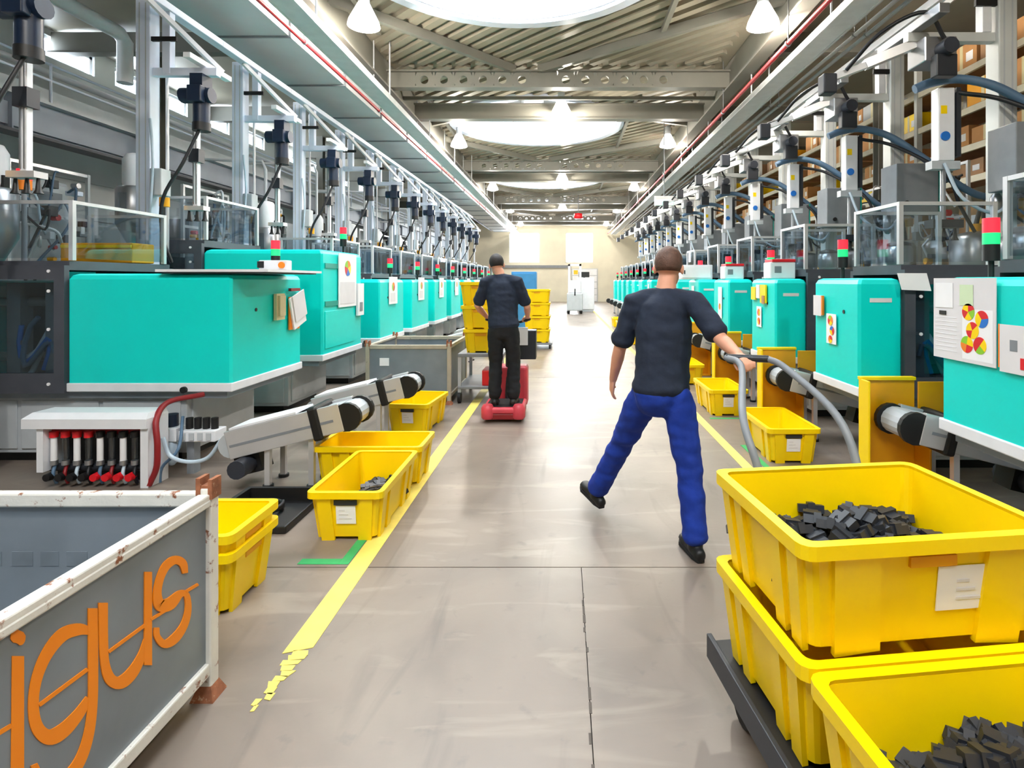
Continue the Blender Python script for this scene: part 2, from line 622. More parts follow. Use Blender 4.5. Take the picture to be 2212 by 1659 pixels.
for k in range(12):
    y = HALL_N + 1 + 4.25 * k
    for xa, xb in ((HALL_L, GX0), (GX1, HALL_R)):
        m_ = MB()
        m_.box(xa, xb, y - 0.03, y + 0.03, 5.70, 6.06)
        m_.box(xa, xb, y - 0.10, y + 0.10, 5.67, 5.70)
        trim(m_, 'roof_steel', '%s side bay roof beam on the %s' % (ORD[k], 'left' if xa < 0 else 'right'))

# ---- round roof lights
for i, c in enumerate(SKY_Y):
    pos = ['round domed roof light right above and behind the camera', 'large round roof light cut by the top of the photo', 'round domed roof light in full view over the aisle', 'third round roof light down the hall, seen edge on', 'farthest round roof light near the end wall'][i]
    n = 48
    m1 = MB()
    R = []
    for (r, h) in ((SKY_R, -0.05), (SKY_R, 0.45), (SKY_R + 0.12, 0.45), (SKY_R + 0.12, -0.05)):
        R.append([(r * math.cos(2 * PI * k / n), r * math.sin(2 * PI * k / n), h) for k in range(n)])
    m1.rings(R, cap=False, smooth=False, closed=True)
    t = struct('window_%d' % (30 + i), m1, 'white_paint')
    t.location = (SKY_X, c, ROOF)
    t['label'] = pos
    m2 = MB()
    R = []
    for j in range(7):
        a = j / 7 * PI / 2
        R.append([((SKY_R + 0.1) * math.cos(a) * math.cos(2 * PI * k / n), (SKY_R + 0.1) * math.cos(a) * math.sin(2 * PI * k / n), 0.45 + 0.62 * math.sin(a)) for k in range(n)])
    m2.rings(R, cap=True)
    obj('dome_pane', m2, 'dome', t)
    for k in range(8):
        a = 2 * PI * (k + 0.5) / 8
        pts = [((SKY_R + 0.06) * math.cos(b) * math.cos(a), (SKY_R + 0.06) * math.cos(b) * math.sin(a), 0.44 + 0.60 * math.sin(b)) for b in [q / 8 * PI / 2 for q in range(9)]]
        obj('glazing_bar', MB().tube(pts, 0.022, 5), 'light_grey', t)
    m4 = MB()
    R = []
    for (r, h) in ((SKY_R + 0.02, -0.12), (SKY_R + 0.02, -0.04), (SKY_R + 0.2, -0.04), (SKY_R + 0.2, -0.12)):
        R.append([(r * math.cos(2 * PI * k / n), r * math.sin(2 * PI * k / n), h) for k in range(n)])
    m4.rings(R, cap=False, smooth=False, closed=True)
    obj('flange_ring', m4, 'post_blue', t)

# ---- walls
wb = MB()
wins = [(-4.1, -1.8), (0.17, 2.25)]
xs = [HALL_L, -4.1, -1.8, 0.17, 2.25, HALL_R]
for i in range(5):
    if i % 2 == 0:
        wb.box(xs[i], xs[i + 1], HALL_F, HALL_F + 0.25, 0, ROOF)
    else:
        wb.box(xs[i], xs[i + 1], HALL_F, HALL_F + 0.25, 0, 2.95)
        wb.box(xs[i], xs[i + 1], HALL_F, HALL_F + 0.25, 5.2, ROOF)
struct('wall_back', wb, 'wall')

def window(n, f, w_, h_, nx, nz):
    """frame of w x h in a plane; f maps (a, depth, z)"""
    m_ = MB()
    def bb(a0, a1, z0, z1):
        vs = [f(a, d, z) for d in (0, 0.08) for a, z in ((a0, z0), (a1, z0), (a1, z1), (a0, z1))]
        m_.add(vs, [(0, 1, 2, 3), (7, 6, 5, 4), (0, 4, 5, 1), (1, 5, 6, 2), (2, 6, 7, 3), (3, 7, 4, 0)])
    bb(0, 0.06, 0, h_); bb(w_ - 0.06, w_, 0, h_); bb(0, w_, 0, 0.06); bb(0, w_, h_ - 0.06, h_)
    for k in range(1, nx):
        bb(w_ * k / nx - 0.02, w_ * k / nx + 0.02, 0, h_)
    for k in range(1, nz):
        bb(0, w_, h_ * k / nz - 0.02, h_ * k / nz + 0.02)
    wo = struct('window_%d' % n, m_, 'white_paint')
    for i in range(nx):
        for j in range(nz):
            g = MB()
            a0, a1, z0, z1 = w_ * i / nx, w_ * (i + 1) / nx, h_ * j / nz, h_ * (j + 1) / nz
            vs = [f(a, d, z) for d in (0.035, 0.045) for a, z in ((a0, z0), (a1, z0), (a1, z1), (a0, z1))]
            g.add(vs, [(0, 1, 2, 3), (7, 6, 5, 4), (0, 4, 5, 1), (1, 5, 6, 2), (2, 6, 7, 3), (3, 7, 4, 0)])
            obj('pane', g, 'pane', wo)
    return wo

WN = 1
for (a, b) in wins:
    window(WN, (lambda u, d, z, a=a: (a + u, HALL_F + 0.05 + d, 2.95 + z)), b - a, 2.25, 3, 2)
    WN += 1

LW = [(6.2, 7.4), (9.8, 10.9), (11.4, 12.3), (12.7, 13.6), (14.2, 15.3), (16.0, 17.1), (18, 19.2), (20.2, 21.4), (22.5, 23.7), (25, 26.2)]
wb = MB()
cur = HALL_N
for a, b in LW:
    wb.box(HALL_L - 0.2, HALL_L, cur, a, 0, ROOF)
    wb.box(HALL_L - 0.2, HALL_L, a, b, 0, 5.25)
    wb.box(HALL_L - 0.2, HALL_L, a, b, 5.98, ROOF)
    cur = b
wb.box(HALL_L - 0.2, HALL_L, cur, HALL_F, 0, ROOF)
wl_ = struct('wall_left', wb, 'wall_steel')
for a, b in LW:
    window(WN, (lambda u, d, z, a=a: (HALL_L - 0.05 - d, a + u, 5.25 + z)), b - a, 0.73, 1, 1)
    WN += 1
# cladding rails on the left wall
for k in range(7):
    z = 0.6 + k * 0.72
    struct('cladding_panel', B(HALL_L, HALL_L + 0.05, HALL_N, HALL_F, z, z + 0.66), 'wall_steel', wl_)
struct('wall_right', B(HALL_R, HALL_R + 0.2, HALL_N, HALL_F, 0, ROOF), 'wall')
struct('wall_front', B(HALL_L, HALL_R, HALL_N - 0.2, HALL_N, 0, ROOF), 'wall')
# far door and beam on the end wall
dm = MB()
dm.box(0.6, 2.6, HALL_F - 0.06, HALL_F, 0, 2.5)
d1 = struct('door_1', dm, 'light_grey')
for k in range(5):
    obj('door_panel', B(0.68, 2.52, HALL_F - 0.09, HALL_F - 0.06, 0.05 + k * 0.49, 0.49 + k * 0.49), 'white_paint', d1)
struct('trim_1', B(-5.5, 0.5, HALL_F - 0.15, HALL_F, 2.55, 2.75), 'mid_grey')

# steel columns along both sides
for sx, X in ((-1, -7.6), (1, 5.95)):
    for k in range(6):
        y = 3.4 + 7.0 * k
        m_ = MB()
        m_.box(X - 0.10, X + 0.10, y - 0.10, y - 0.085, 0, ROOF)
        m_.box(X - 0.10, X + 0.10, y + 0.085, y + 0.10, 0, ROOF)
        m_.box(X - 0.008, X + 0.008, y - 0.085, y + 0.085, 0, ROOF)
        o = struct('trim_%d' % (2 + k + (6 if sx > 0 else 0)), m_, 'roof_steel')

# ================================================================== things under the roof
# square air duct on the left, made of flanged sections
t = thing('air_duct', 'long square grey sheet-metal air duct along the upper left', 'duct', (0, 0, 0))
for k in range(22):
    y = -4 + 2.0 * k
    obj('duct_section', B(-5.0, -3.95, y + 0.015, y + 1.985, 5.12, 5.62), 'duct', t)
for k in range(23):
    y = -4 + 2.0 * k
    obj('duct_flange', B(-5.03, -3.92, y - 0.014, y + 0.014, 5.095, 5.65), 'mid_grey', t)
for x in (-5.12, -5.2):
    obj('cable', MB().tube([(x, -4, 5.16), (x, 40, 5.16)], 0.02, 6), 'black', t)
for k in range(12):
    y = -3 + 3.6 * k
    obj('hanger', MB().bar((-4.97, y, 5.62), (-4.97, y, ROOF - 0.005), 0.02, 0.02), 'mid_grey', t)

def tray(name, label, x0, x1, z, mt):
    t = thing(name, label, 'cable tray')
    obj('tray_base', B(x0, x1, -4, 41, z, z + 0.006), mt, t)
    for x in (x0, x1):
        obj('side_rail', B(x - 0.012, x + 0.012, -4, 41, z - 0.01, z + 0.10), mt, t)
    for k in range(14):
        y = -2 + 3.1 * k
        for x in (x0, x1):
            obj('hanger', MB().bar((x, y, z), (x, y, ROOF - 0.01), 0.02, 0.02), 'light_grey', t)
    for k, mtt in enumerate(('hose_black', 'mid_grey', 'hose_black')):
        x = x0 + (x1 - x0) * (k + 0.7) / 3.6
        obj('cable', MB().tube([(x, -4, z + 0.035), (x, 41, z + 0.035)], 0.028, 6), mtt, t)
    return t
tray('cable_tray', 'bright metal cable tray hung beside the left roof girder', -3.55, -3.25, 4.98, 'tray')
tray('cable_tray', 'metal cable tray hung outside the red pipe on the right', 3.52, 3.85, 5.0, 'tray')

def pipe(name, label, pts, r, m_, hang=()):
    t = thing(name, label, 'pipe')
    obj('pipe_run', MB().tube(pts, r, 10), m_, t)
    for y in hang:
        x, z = pts[0][0], pts[0][2]
        h = MB()
        h.lathe((x, y, z), [(r + 0.012, -0.02), (r + 0.012, 0.02)], 12, 'y')
        h.bar((x, y, z + r), (x, y, ROOF - 0.005), 0.014, 0.014)
        obj('pipe_clamp', h, 'steel', t)
    return t
HG = [1.5 + 3.3 * k for k in range(12)]
pipe('sprinkler_pipe', 'red sprinkler pipe running along the right side of the roof', [(3.28, -4, 5.06), (3.28, 41, 5.06)], 0.035, 'red_pipe', HG)
pipe('sprinkler_pipe', 'thin red pipe running beside the left air duct', [(-3.78, -4, 5.08), (-3.78, 41, 5.08)], 0.028, 'red_pipe', HG)
for k, x in enumerate((4.05, 4.25, 4.42)):
    pipe('conduit_pipe', ['grey conduit nearest the red pipe at the right roof edge', 'middle grey conduit of three at the right roof edge', 'outermost grey conduit of three at the right roof edge'][k], [(x, -4, 5.18), (x, 41, 5.18)], 0.03, 'light_grey', HG)
pipe('white_pipe', 'wide white insulated pipe high on the left wall', [(-7.0, -2, 5.5), (-7.0, 8.75, 5.5), (-7.0, 8.87, 5.40), (-7.0, 8.87, 4.75)], 0.11, 'white_paint', (1.5, 4.8))
pipe('white_pipe', 'slim white pipe under the left wall windows', [(-8.3, -2, 4.95), (-8.3, 30, 4.95)], 0.05, 'white_paint', (2, 8, 14, 20, 26))

# crane girder on the left, with rail and end brackets
t = thing('crane_girder', 'blue-grey steel crane girder running below the left windows', 'girder')
obj('web', B(-7.92, -7.86, -4, 40, 3.74, 4.24), 'girder', t)
obj('top_flange', B(-8.02, -7.72, -4, 40, 4.24, 4.28), 'light_grey', t)
obj('bottom_flange', B(-8.02, -7.72, -4, 40, 3.70, 3.74), 'dark_grey', t)
obj('rail', B(-7.90, -7.84, -4, 40, 4.28, 4.35), 'black', t)
obj('cover_panel', B(-7.84, -7.80, -4, 40, 3.80, 4.12), 'girder', t)
for k in range(16):
    y = -3 + 2.7 * k
    obj('stiffener', B(-7.86, -7.74, y, y + 0.02, 3.74, 4.24), 'girder', t)
for k in range(6):
    y = 3.4 + 7.0 * k
    obj('bracket', B(-8.0, -7.5, y - 0.08, y + 0.08, 3.4, 3.70), 'dark_grey', t)
t = thing('walkway_rail', 'light grey metal walkway rail above the left crane girder', 'railing')
for z in (4.62, 4.86):
    obj('rail_tube', MB().tube([(-7.75, -4, z), (-7.75, 40, z)], 0.02, 6), 'post_blue', t)
for k in range(26):
    y = -3.5 + 1.7 * k
    obj('rail_post', MB().tube([(-7.75, y, 4.28), (-7.75, y, 4.88)], 0.018, 6), 'post_blue', t)
obj('kick_plate', B(-7.78, -7.76, -4, 40, 4.29, 4.47), 'light_grey', t)

# ---- hall lamps
def make_lamp(label, x, y, z):
    t = thing('hall_lamp', label, 'lamp', (x, y, z), group='bell shaped hall lamps')
    obj('reflector', MB().lathe((0, 0, 0), [(0.05, 0.36), (0.09, 0.34), (0.15, 0.22), (0.22, 0.08), (0.24, 0.0), (0.225, 0.0), (0.14, 0.2), (0.06, 0.32)], 22), 'lamp_shade_glow', t)
    obj('ballast', MB().lathe((0, 0, 0), [(0.05, 0.34), (0.085, 0.36), (0.085, 0.56), (0.04, 0.60)], 16), 'light_grey', t)
    obj('lamp_lens', MB().lathe((0, 0, 0), [(0.02, -0.05), (0.12, -0.04), (0.20, -0.005), (0.215, 0.02), (0.1, 0.03)], 20), 'lamp_glow', t)
    obj('suspension_rod', MB().tube([(0, 0, 0.58), (0, 0, ROOF - z - 0.10)], 0.012, 6), 'mid_grey', t)
    l = bpy.data.lights.new('lamp_bulb', 'POINT')
    l.energy = 190
    l.color = (1.0, 0.92, 0.80)
    l.shadow_soft_size = 0.1
    lo = bpy.data.objects.new('lamp_bulb', l)
    lo.location = (0, 0, -0.14)
    lo.parent = t
    COL.objects.link(lo)
    return t
rows = [(-3.0, 'left'), (3.0, 'right')]
for X, side in rows:
    for k in range(5):
        y = 8.35 + 7.6 * k
        make_lamp('%s hall lamp of the %s row under the roof' % (ORD[k], side), X, y, 5.45 if k else 5.42)
for k, (y, z) in enumerate(((13.1, 5.52), (21.7, 5.5), (30.2, 5.5))):
    make_lamp('%s hall lamp hanging in the middle above the aisle' % ORD[k], -0.05, y, z)
for X in (-2.9, 2.9):
    make_lamp('hall lamp hanging behind the camera on the %s' % ('left' if X < 0 else 'right'), X, 0.6, 5.42)

# exit sign
t = thing('exit_sign', 'glowing green and white exit sign above the right machine row', 'sign', (2.72, 15.0, 3.72))
obj('housing', B(-0.26, 0.26, -0.04, 0.04, -0.10, 0.16), 'white_paint', t)
obj('lit_face', B(-0.24, 0.24, -0.052, -0.04, -0.08, 0.06), 'exit_green', t)
obj('white_face', B(-0.24, 0.24, -0.05, -0.04, 0.06, 0.14), 'paper', t)
obj('hanger', MB().tube([(0, 0, 0.16), (0, 0, ROOF - 3.72 - 0.02)], 0.012, 6), 'mid_grey', t)
# red fire bell far down the aisle
t = thing('alarm_bell', 'small red alarm beacon hanging far down the aisle', 'alarm', (0.75, 28.0, 4.75))
obj('bell', MB().lathe((0, 0, 0), [(0.05, 0.25), (0.2, 0.22), (0.24, 0.0), (0.1, -0.04)], 16), 'red', t)
obj('hanger', MB().tube([(0, 0, 0.25), (0, 0, ROOF - 4.77)], 0.02, 6), 'mid_grey', t)

# ================================================================== floor marks
def mark(name, label, polys, m_):
    mb = MB()
    for p in polys:
        mb.prism(p, 0.0005, 0.0025)
    return tag(obj(name, mb, m_), label, 'floor marking')
def flake(xc, y0, y1, w0, w1, n, seed):
    r = random.Random(seed)
    out = []
    for i in range(n):
        a = y0 + (y1 - y0) * i / n
        b = a + (y1 - y0) / n * 1.02
        w_ = w0 + (w1 - w0) * i / n
        c0 = xc + r.uniform(-0.02, 0.02)
        out.append([(c0 - w_ * r.uniform(0.2, 0.5), a), (c0 + w_ * r.uniform(0.2, 0.55), a + r.uniform(-.01, .01)), (c0 + w_ * r.uniform(0.3, 0.55), b), (c0 - w_ * r.uniform(0.3, 0.5), b)])
    return out
polys = [[(-1.205, 2.38), (-1.09, 2.42), (-1.09, 41), (-1.205, 41)]] + flake(-1.145, 2.06, 2.40, 0.02, 0.10, 11, 3)
mark('floor_line', 'worn yellow floor line along the left side of the aisle, flaking in front', polys, 'line_yellow')
mark('floor_line', 'yellow floor line along the right side of the aisle', [[(1.53, 0.4), (1.62, 0.4), (1.62, 41), (1.53, 41)]], 'line_yellow')
mark('floor_tape', 'green tape corner on the floor before the foremost yellow crate', [[(-1.50, 3.13), (-1.27, 3.13), (-1.27, 3.19), (-1.50, 3.19)], [(-1.269, 3.13), (-1.212, 3.13), (-1.212, 3.42), (-1.269, 3.42)]], 'line_green')
mark('floor_tape', 'green tape edge on the floor left of the labelled right crate', [[(1.72, 4.6), (1.77, 4.6), (1.77, 5.4), (1.72, 5.4)], [(1.72, 4.6), (1.95, 4.6), (1.95, 4.65), (1.72, 4.65)]], 'line_green')
mark('floor_tape', 'short green tape strip right of the labelled right crate', [[(2.22, 4.66), (2.42, 4.66), (2.42, 4.72), (2.22, 4.72)]], 'line_green')
mark('floor_tape', 'green tape edge beside the farther right floor crate', [[(1.70, 6.42), (2.1, 6.42), (2.1, 6.47), (1.70, 6.47)]], 'line_green')

# ================================================================== injection moulding machines
def hood_mesh(su, u0, u1, v0, v1, z0, z1, ch):
    """cover with chamfered top edges and vertical corners"""
    def ring(i, z):
        c = 0.02
        pts = [(u0 + i + c, v0 + i), (u1 - i - c, v0 + i), (u1 - i, v0 + i + c), (u1 - i, v1 - i - c), (u1 - i - c, v1 - i), (u0 + i + c, v1 - i), (u0 + i, v1 - i - c), (u0 + i, v0 + i + c)]
        return [(su * a, b, z) for a, b in pts]
    return MB().rings([ring(0, z0), ring(0, z1 - ch), ring(ch * 0.35, z1 - ch * 0.3), ring(ch, z1)], smooth=False)

def make_machine(su, W, top, uh, label, loc, louvre=False, plate=False):
    t = thing('moulding_machine', label, 'machine', loc)
    def bx(u0, u1, v0, v1, z0, z1):
        return B(su * u0, su * u1, v0, v1, z0, z1)
    U2, U3 = uh + 0.80, uh + 1.75
    base = obj('base_cabinet', bx(0.45, U3 + 0.3, 0.10, W - 0.10, 0.09, 0.58), 'light_grey', t, 0.008)
    for k in range(4):
        a = 0.50 + k * (U3 - 0.3) / 4
        b = a + (U3 - 0.3) / 4 - 0.04
        p = obj('base_panel', bx(a, b, 0.085, 0.10, 0.13, 0.55), 'light_grey', base, 0.004)
    obj('base_panel', bx(0.435, 0.45, 0.16, W - 0.16, 0.13, 0.55), 'light_grey', base, 0.004)
    obj('plinth', bx(0.55, U3 + 0.2, 0.18, W - 0.18, 0.0, 0.09), 'black', t)
    obj('machine_bed', bx(0.06, U3 + 0.3, 0.04, W - 0.04, 0.58, 0.645), 'galvanised', t, 0.004)
    obj('skirt', bx(-0.012, uh, -0.012, W + 0.012, 0.645, 0.72), 'white_paint', t, 0.008)
    obj('hood', hood_mesh(su, 0, uh, 0, W, 0.72, top, 0.05), 'teal', t)
    # recessed grip and latch on the hood
    obj('latch', MB().cyl((su * (uh * 0.28), -0.012, 0.665), (su * (uh * 0.28), -0.035, 0.665), 0.028), 'black', t)
    obj('lock', MB().cyl((su * 0.0, W * 0.30, 1.33), (su * -0.006, W * 0.30, 1.33), 0.017), 'black', t)
    if louvre:
        for z in (top - 0.22, top - 0.68):
            obj('grip_strip', bx(-0.012, 0, 0.06, W - 0.35, z, z + 0.06), 'teal_dark', t)
        obj('service_panel', bx(-0.008, 0, W * 0.05, W - 0.30, 0.78, top - 0.74), 'teal', t, 0.004)
    elif su > 0:
        obj('name_plate', bx(uh * 0.25, uh * 0.75, -0.004, 0, top - 0.20, top - 0.165), 'paper_grey', t)
    # guard with window around the mould
    fr = MB()
    z0, z1 = 0.635, top + 0.07
    for v in (-0.03, W - 0.02):
        fr.box(su * uh, su * (uh + 0.09), v, v + 0.05, z0, z1)
        fr.box(su * (U2 - 0.09), su * U2, v, v + 0.05, z0, z1)
        fr.box(su * (uh + 0.09), su * (U2 - 0.09), v, v + 0.05, z0, z0 + 0.17)
        fr.box(su * (uh + 0.09), su * (U2 - 0.09), v, v + 0.05, z1 - 0.12, z1)
    fr.box(su * uh, su * U2, 0.02, W - 0.02, z1 - 0.04, z1 + 0.04)
    gf = obj('guard_frame', fr, 'dark_grey', t)
    for v in (-0.005, W + 0.005):
        obj('guard_window', bx(uh + 0.09, U2 - 0.09, v - 0.003, v + 0.003, z0 + 0.17, z1 - 0.12), 'dark_glass', gf)
    for zz in (z0 + 0.08, (z0 + z1) / 2, z1 - 0.22, z1 - 0.05):
        obj('bolt', MB().cyl((su * (uh + 0.13), -0.03, zz), (su * (uh + 0.13), -0.038, zz), 0.014, None, 10), 'paper', gf)
    obj('platen', bx(uh + 0.16, uh + 0.30, 0.12, W - 0.12, 0.75, top - 0.08), 'mid_grey', t)
    obj('platen', bx(uh + 0.52, uh + 0.64, 0.12, W - 0.12, 0.75, top - 0.08), 'mid_grey', t)
    for v in (0.22, W - 0.22):
        for z in (0.92, top - 0.25):
            obj('tie_bar', MB().cyl((su * (uh + 0.02), v, z), (su * (U2 + 0.1), v, z), 0.04), 'steel', t)
    obj('mould', bx(uh + 0.30, uh + 0.52, 0.24, W - 0.24, 0.92, top - 0.25), 'teal_dark' if su > 0 else 'inner_dark', t)
    for k, mm in enumerate(('hose_blue', 'hose_bright_blue', 'hose_clear')):
        u = uh + 0.34 + 0.06 * k
        obj('mould_hose', MB().tube([(su * u + su * 0.14 * math.sin(a * 1.3 + k), 0.10 + 0.03 * k, 1.12 + 0.16 * math.cos(a * 2 + k) - a * 0.07) for a in [q * 0.4 for q in range(10)]], 0.02, 6), mm, t)
    # injection side
    obj('rear_hood', hood_mesh(su, U2, U3, 0.06, W - 0.06, 0.66, top - 0.06, 0.05), 'teal', t)
    obj('control_screen', bx(U2 + 0.25, U2 + 0.65, -0.05, 0.05, 1.05, 1.50), 'anthracite', t)
    # hopper with loader
    if su > 0:
        hp = obj('feed_throat', MB().lathe((su * (U2 + 0.5), W / 2, top - 0.06), [(0.06, 0.0), (0.07, 0.1), (0.15, 0.26), (0.15, 0.42), (0.12, 0.46)], 18), 'steel', t)
        obj('throat_lid', MB().lathe((su * (U2 + 0.5), W / 2, top + 0.40), [(0.13, 0.0), (0.13, 0.03), (0.04, 0.06)], 16), 'anthracite', hp)
    else:
      hp = obj('hopper', MB().lathe((su * (U2 + 0.5), W / 2, top - 0.06), [(0.06, 0.0), (0.07, 0.15), (0.20, 0.42), (0.20, 0.86), (0.17, 0.90)], 18), 'steel', t)
      obj('loader', MB().lathe((su * (U2 + 0.5), W / 2, top + 0.84), [(0.12, 0.0), (0.13, 0.05), (0.13, 0.34), (0.09, 0.42), (0.03, 0.44)], 16), 'light_grey' if su > 0 else 'white_paint', hp)
      obj('loader_clip', MB().box(su * (U2 + 0.35), su * (U2 + 0.39), W / 2 - 0.03, W / 2 + 0.03, top + 0.84, top + 0.96), 'black', hp)
      obj('sight_glass', MB().box(su * (U2 + 0.45), su * (U2 + 0.55), W / 2 - 0.21, W / 2 - 0.195, top + 0.42, top + 0.74), 'guard_glass', hp)
    # signal lamp
    lv = W - 0.18
    sl = obj('signal_stalk', MB().cyl((su * 0.18, lv, top), (su * 0.18, lv, top + 0.12), 0.016), 'black', t)
    obj('lamp_base', MB().cyl((su * 0.18, lv, top + 0.10), (su * 0.18, lv, top + 0.20), 0.045), 'black', sl)
    obj('green_lens', MB().cyl((su * 0.18, lv, top + 0.20), (su * 0.18, lv, top + 0.27), 0.045), 'lens_green', sl)
    obj('red_lens', MB().cyl((su * 0.18, lv, top + 0.27), (su * 0.18, lv, top + 0.36), 0.045), 'lens_red', sl)
    return t

def make_guard(su, W, label, loc):
    """clear screens in aluminium profile above the mould"""
    t = thing('safety_guard', label, 'guard', loc)
    H = 0.52
    for u in (0, 0.78):
        for v in (0, W):
            obj('profile_post', B(su * u - 0.018, su * u + 0.018, v - 0.018, v + 0.018, 0, H), 'aluminium', t)
    for v in (0, W):
        obj('screen_pane', B(su * 0.02, su * 0.76, v - 0.004, v + 0.004, 0.02, H - 0.02), 'guard_glass', t)
        obj('profile_rail', B(su * 0.018, su * 0.762, v - 0.016, v + 0.016, H - 0.03, H), 'aluminium', t)
    obj('screen_pane', B(-0.004, 0.004, 0.02, W - 0.02, 0.02, H - 0.02), 'guard_glass', t)
    obj('profile_rail', B(-0.016, 0.016, 0.018, W - 0.018, H - 0.03, H), 'aluminium', t)
    return t

def make_conveyor(su, label, loc, L=1.55, ze=0.56, slope=0.25, w_=0.28):
    t = thing('conveyor', label, 'conveyor', loc)
    a = math.atan(slope)
    ca, sa = math.cos(a), math.sin(a)
    def q(s, v, h):      # s along the belt from the aisle end, h square to the belt
        return Vector((su * (s * ca + h * sa), v, ze - s * sa + h * ca))
    def slab(s0, s1, v0, v1, h0, h1):
        vs = [q(s, v, h) for h in (h0, h1) for s, v in ((s0, v0), (s1, v0), (s1, v1), (s0, v1))]
        return MB().add(vs, [(0, 3, 2, 1), (4, 5, 6, 7), (0, 1, 5, 4), (1, 2, 6, 5), (2, 3, 7, 6), (3, 0, 4, 7)])
    def loop(r, s0, s1, v0, v1):   # stadium shaped section
        pts = []
        for k in range(9):
            b = PI / 2 + PI * k / 8
            pts.append((s0 + r * math.cos(b), r * math.sin(b)))
        for k in range(9):
            b = -PI / 2 + PI * k / 8
            pts.append((s1 + r * math.cos(b), r * math.sin(b)))
        mb = MB()
        R = [[q(s, v, h) for s, h in pts] for v in (v0, v1)]
        mb.rings(R, smooth=False)
        return mb
    obj('belt', loop(0.095, 0.06, L - 0.06, -w_ / 2 + 0.02, w_ / 2 - 0.02), 'light_grey', t)
    obj('belt_surface', slab(0.10, L - 0.08, -w_ / 2 + 0.03, w_ / 2 - 0.03, 0.095, 0.099), 'light_grey', t)
    for v in (-1, 1):
        obj('side_plate', slab(0.085, L - 0.06, v * w_ / 2 - 0.02, v * w_ / 2 + 0.02, -0.098, 0.118), 'aluminium', t, 0.006)
        obj('side_slot', slab(0.15, L - 0.08, v * (w_ / 2 + 0.018) - 0.004, v * (w_ / 2 + 0.018) + 0.004, -0.010, 0.010), 'mid_grey', t)
        obj('end_cap', loop(0.110, 0.045, 0.05, v * (w_ / 2) - 0.018, v * (w_ / 2) + 0.018), 'black', t)
    # guide rails and black clamp collar
    obj('collar', slab(0.25, 0.33, -w_ / 2 - 0.035, w_ / 2 + 0.035, -0.125, 0.14), 'black', t, 0.02)
    obj('cover', slab(0.42, 0.95, -w_ / 2 - 0.01, w_ / 2 + 0.01, 0.12, 0.135), 'white_paint', t)
    mt = obj('drive_motor', MB().cyl(q(0.9, -w_ / 2 - 0.12, -0.17), q(0.9, w_ / 2 - 0.02, -0.17), 0.07), 'motor_dark', t)
    obj('gearbox', slab(0.8, 1.0, -0.1, 0.06, -0.25, -0.10), 'black', mt)
    for s in (0.35, L - 0.35):
        for v in (-1, 1):
            p = q(s, v * (w_ / 2 - 0.02), -0.06)
            if p.z > 0.05:
                lg = obj('leg', B(p.x - 0.02, p.x + 0.02, p.y - 0.02, p.y + 0.02, 0.02, p.z + 0.02), 'aluminium', t)
                obj('foot', MB().cyl((p.x, p.y, 0), (p.x, p.y, 0.022), 0.04), 'black', lg)
    return t

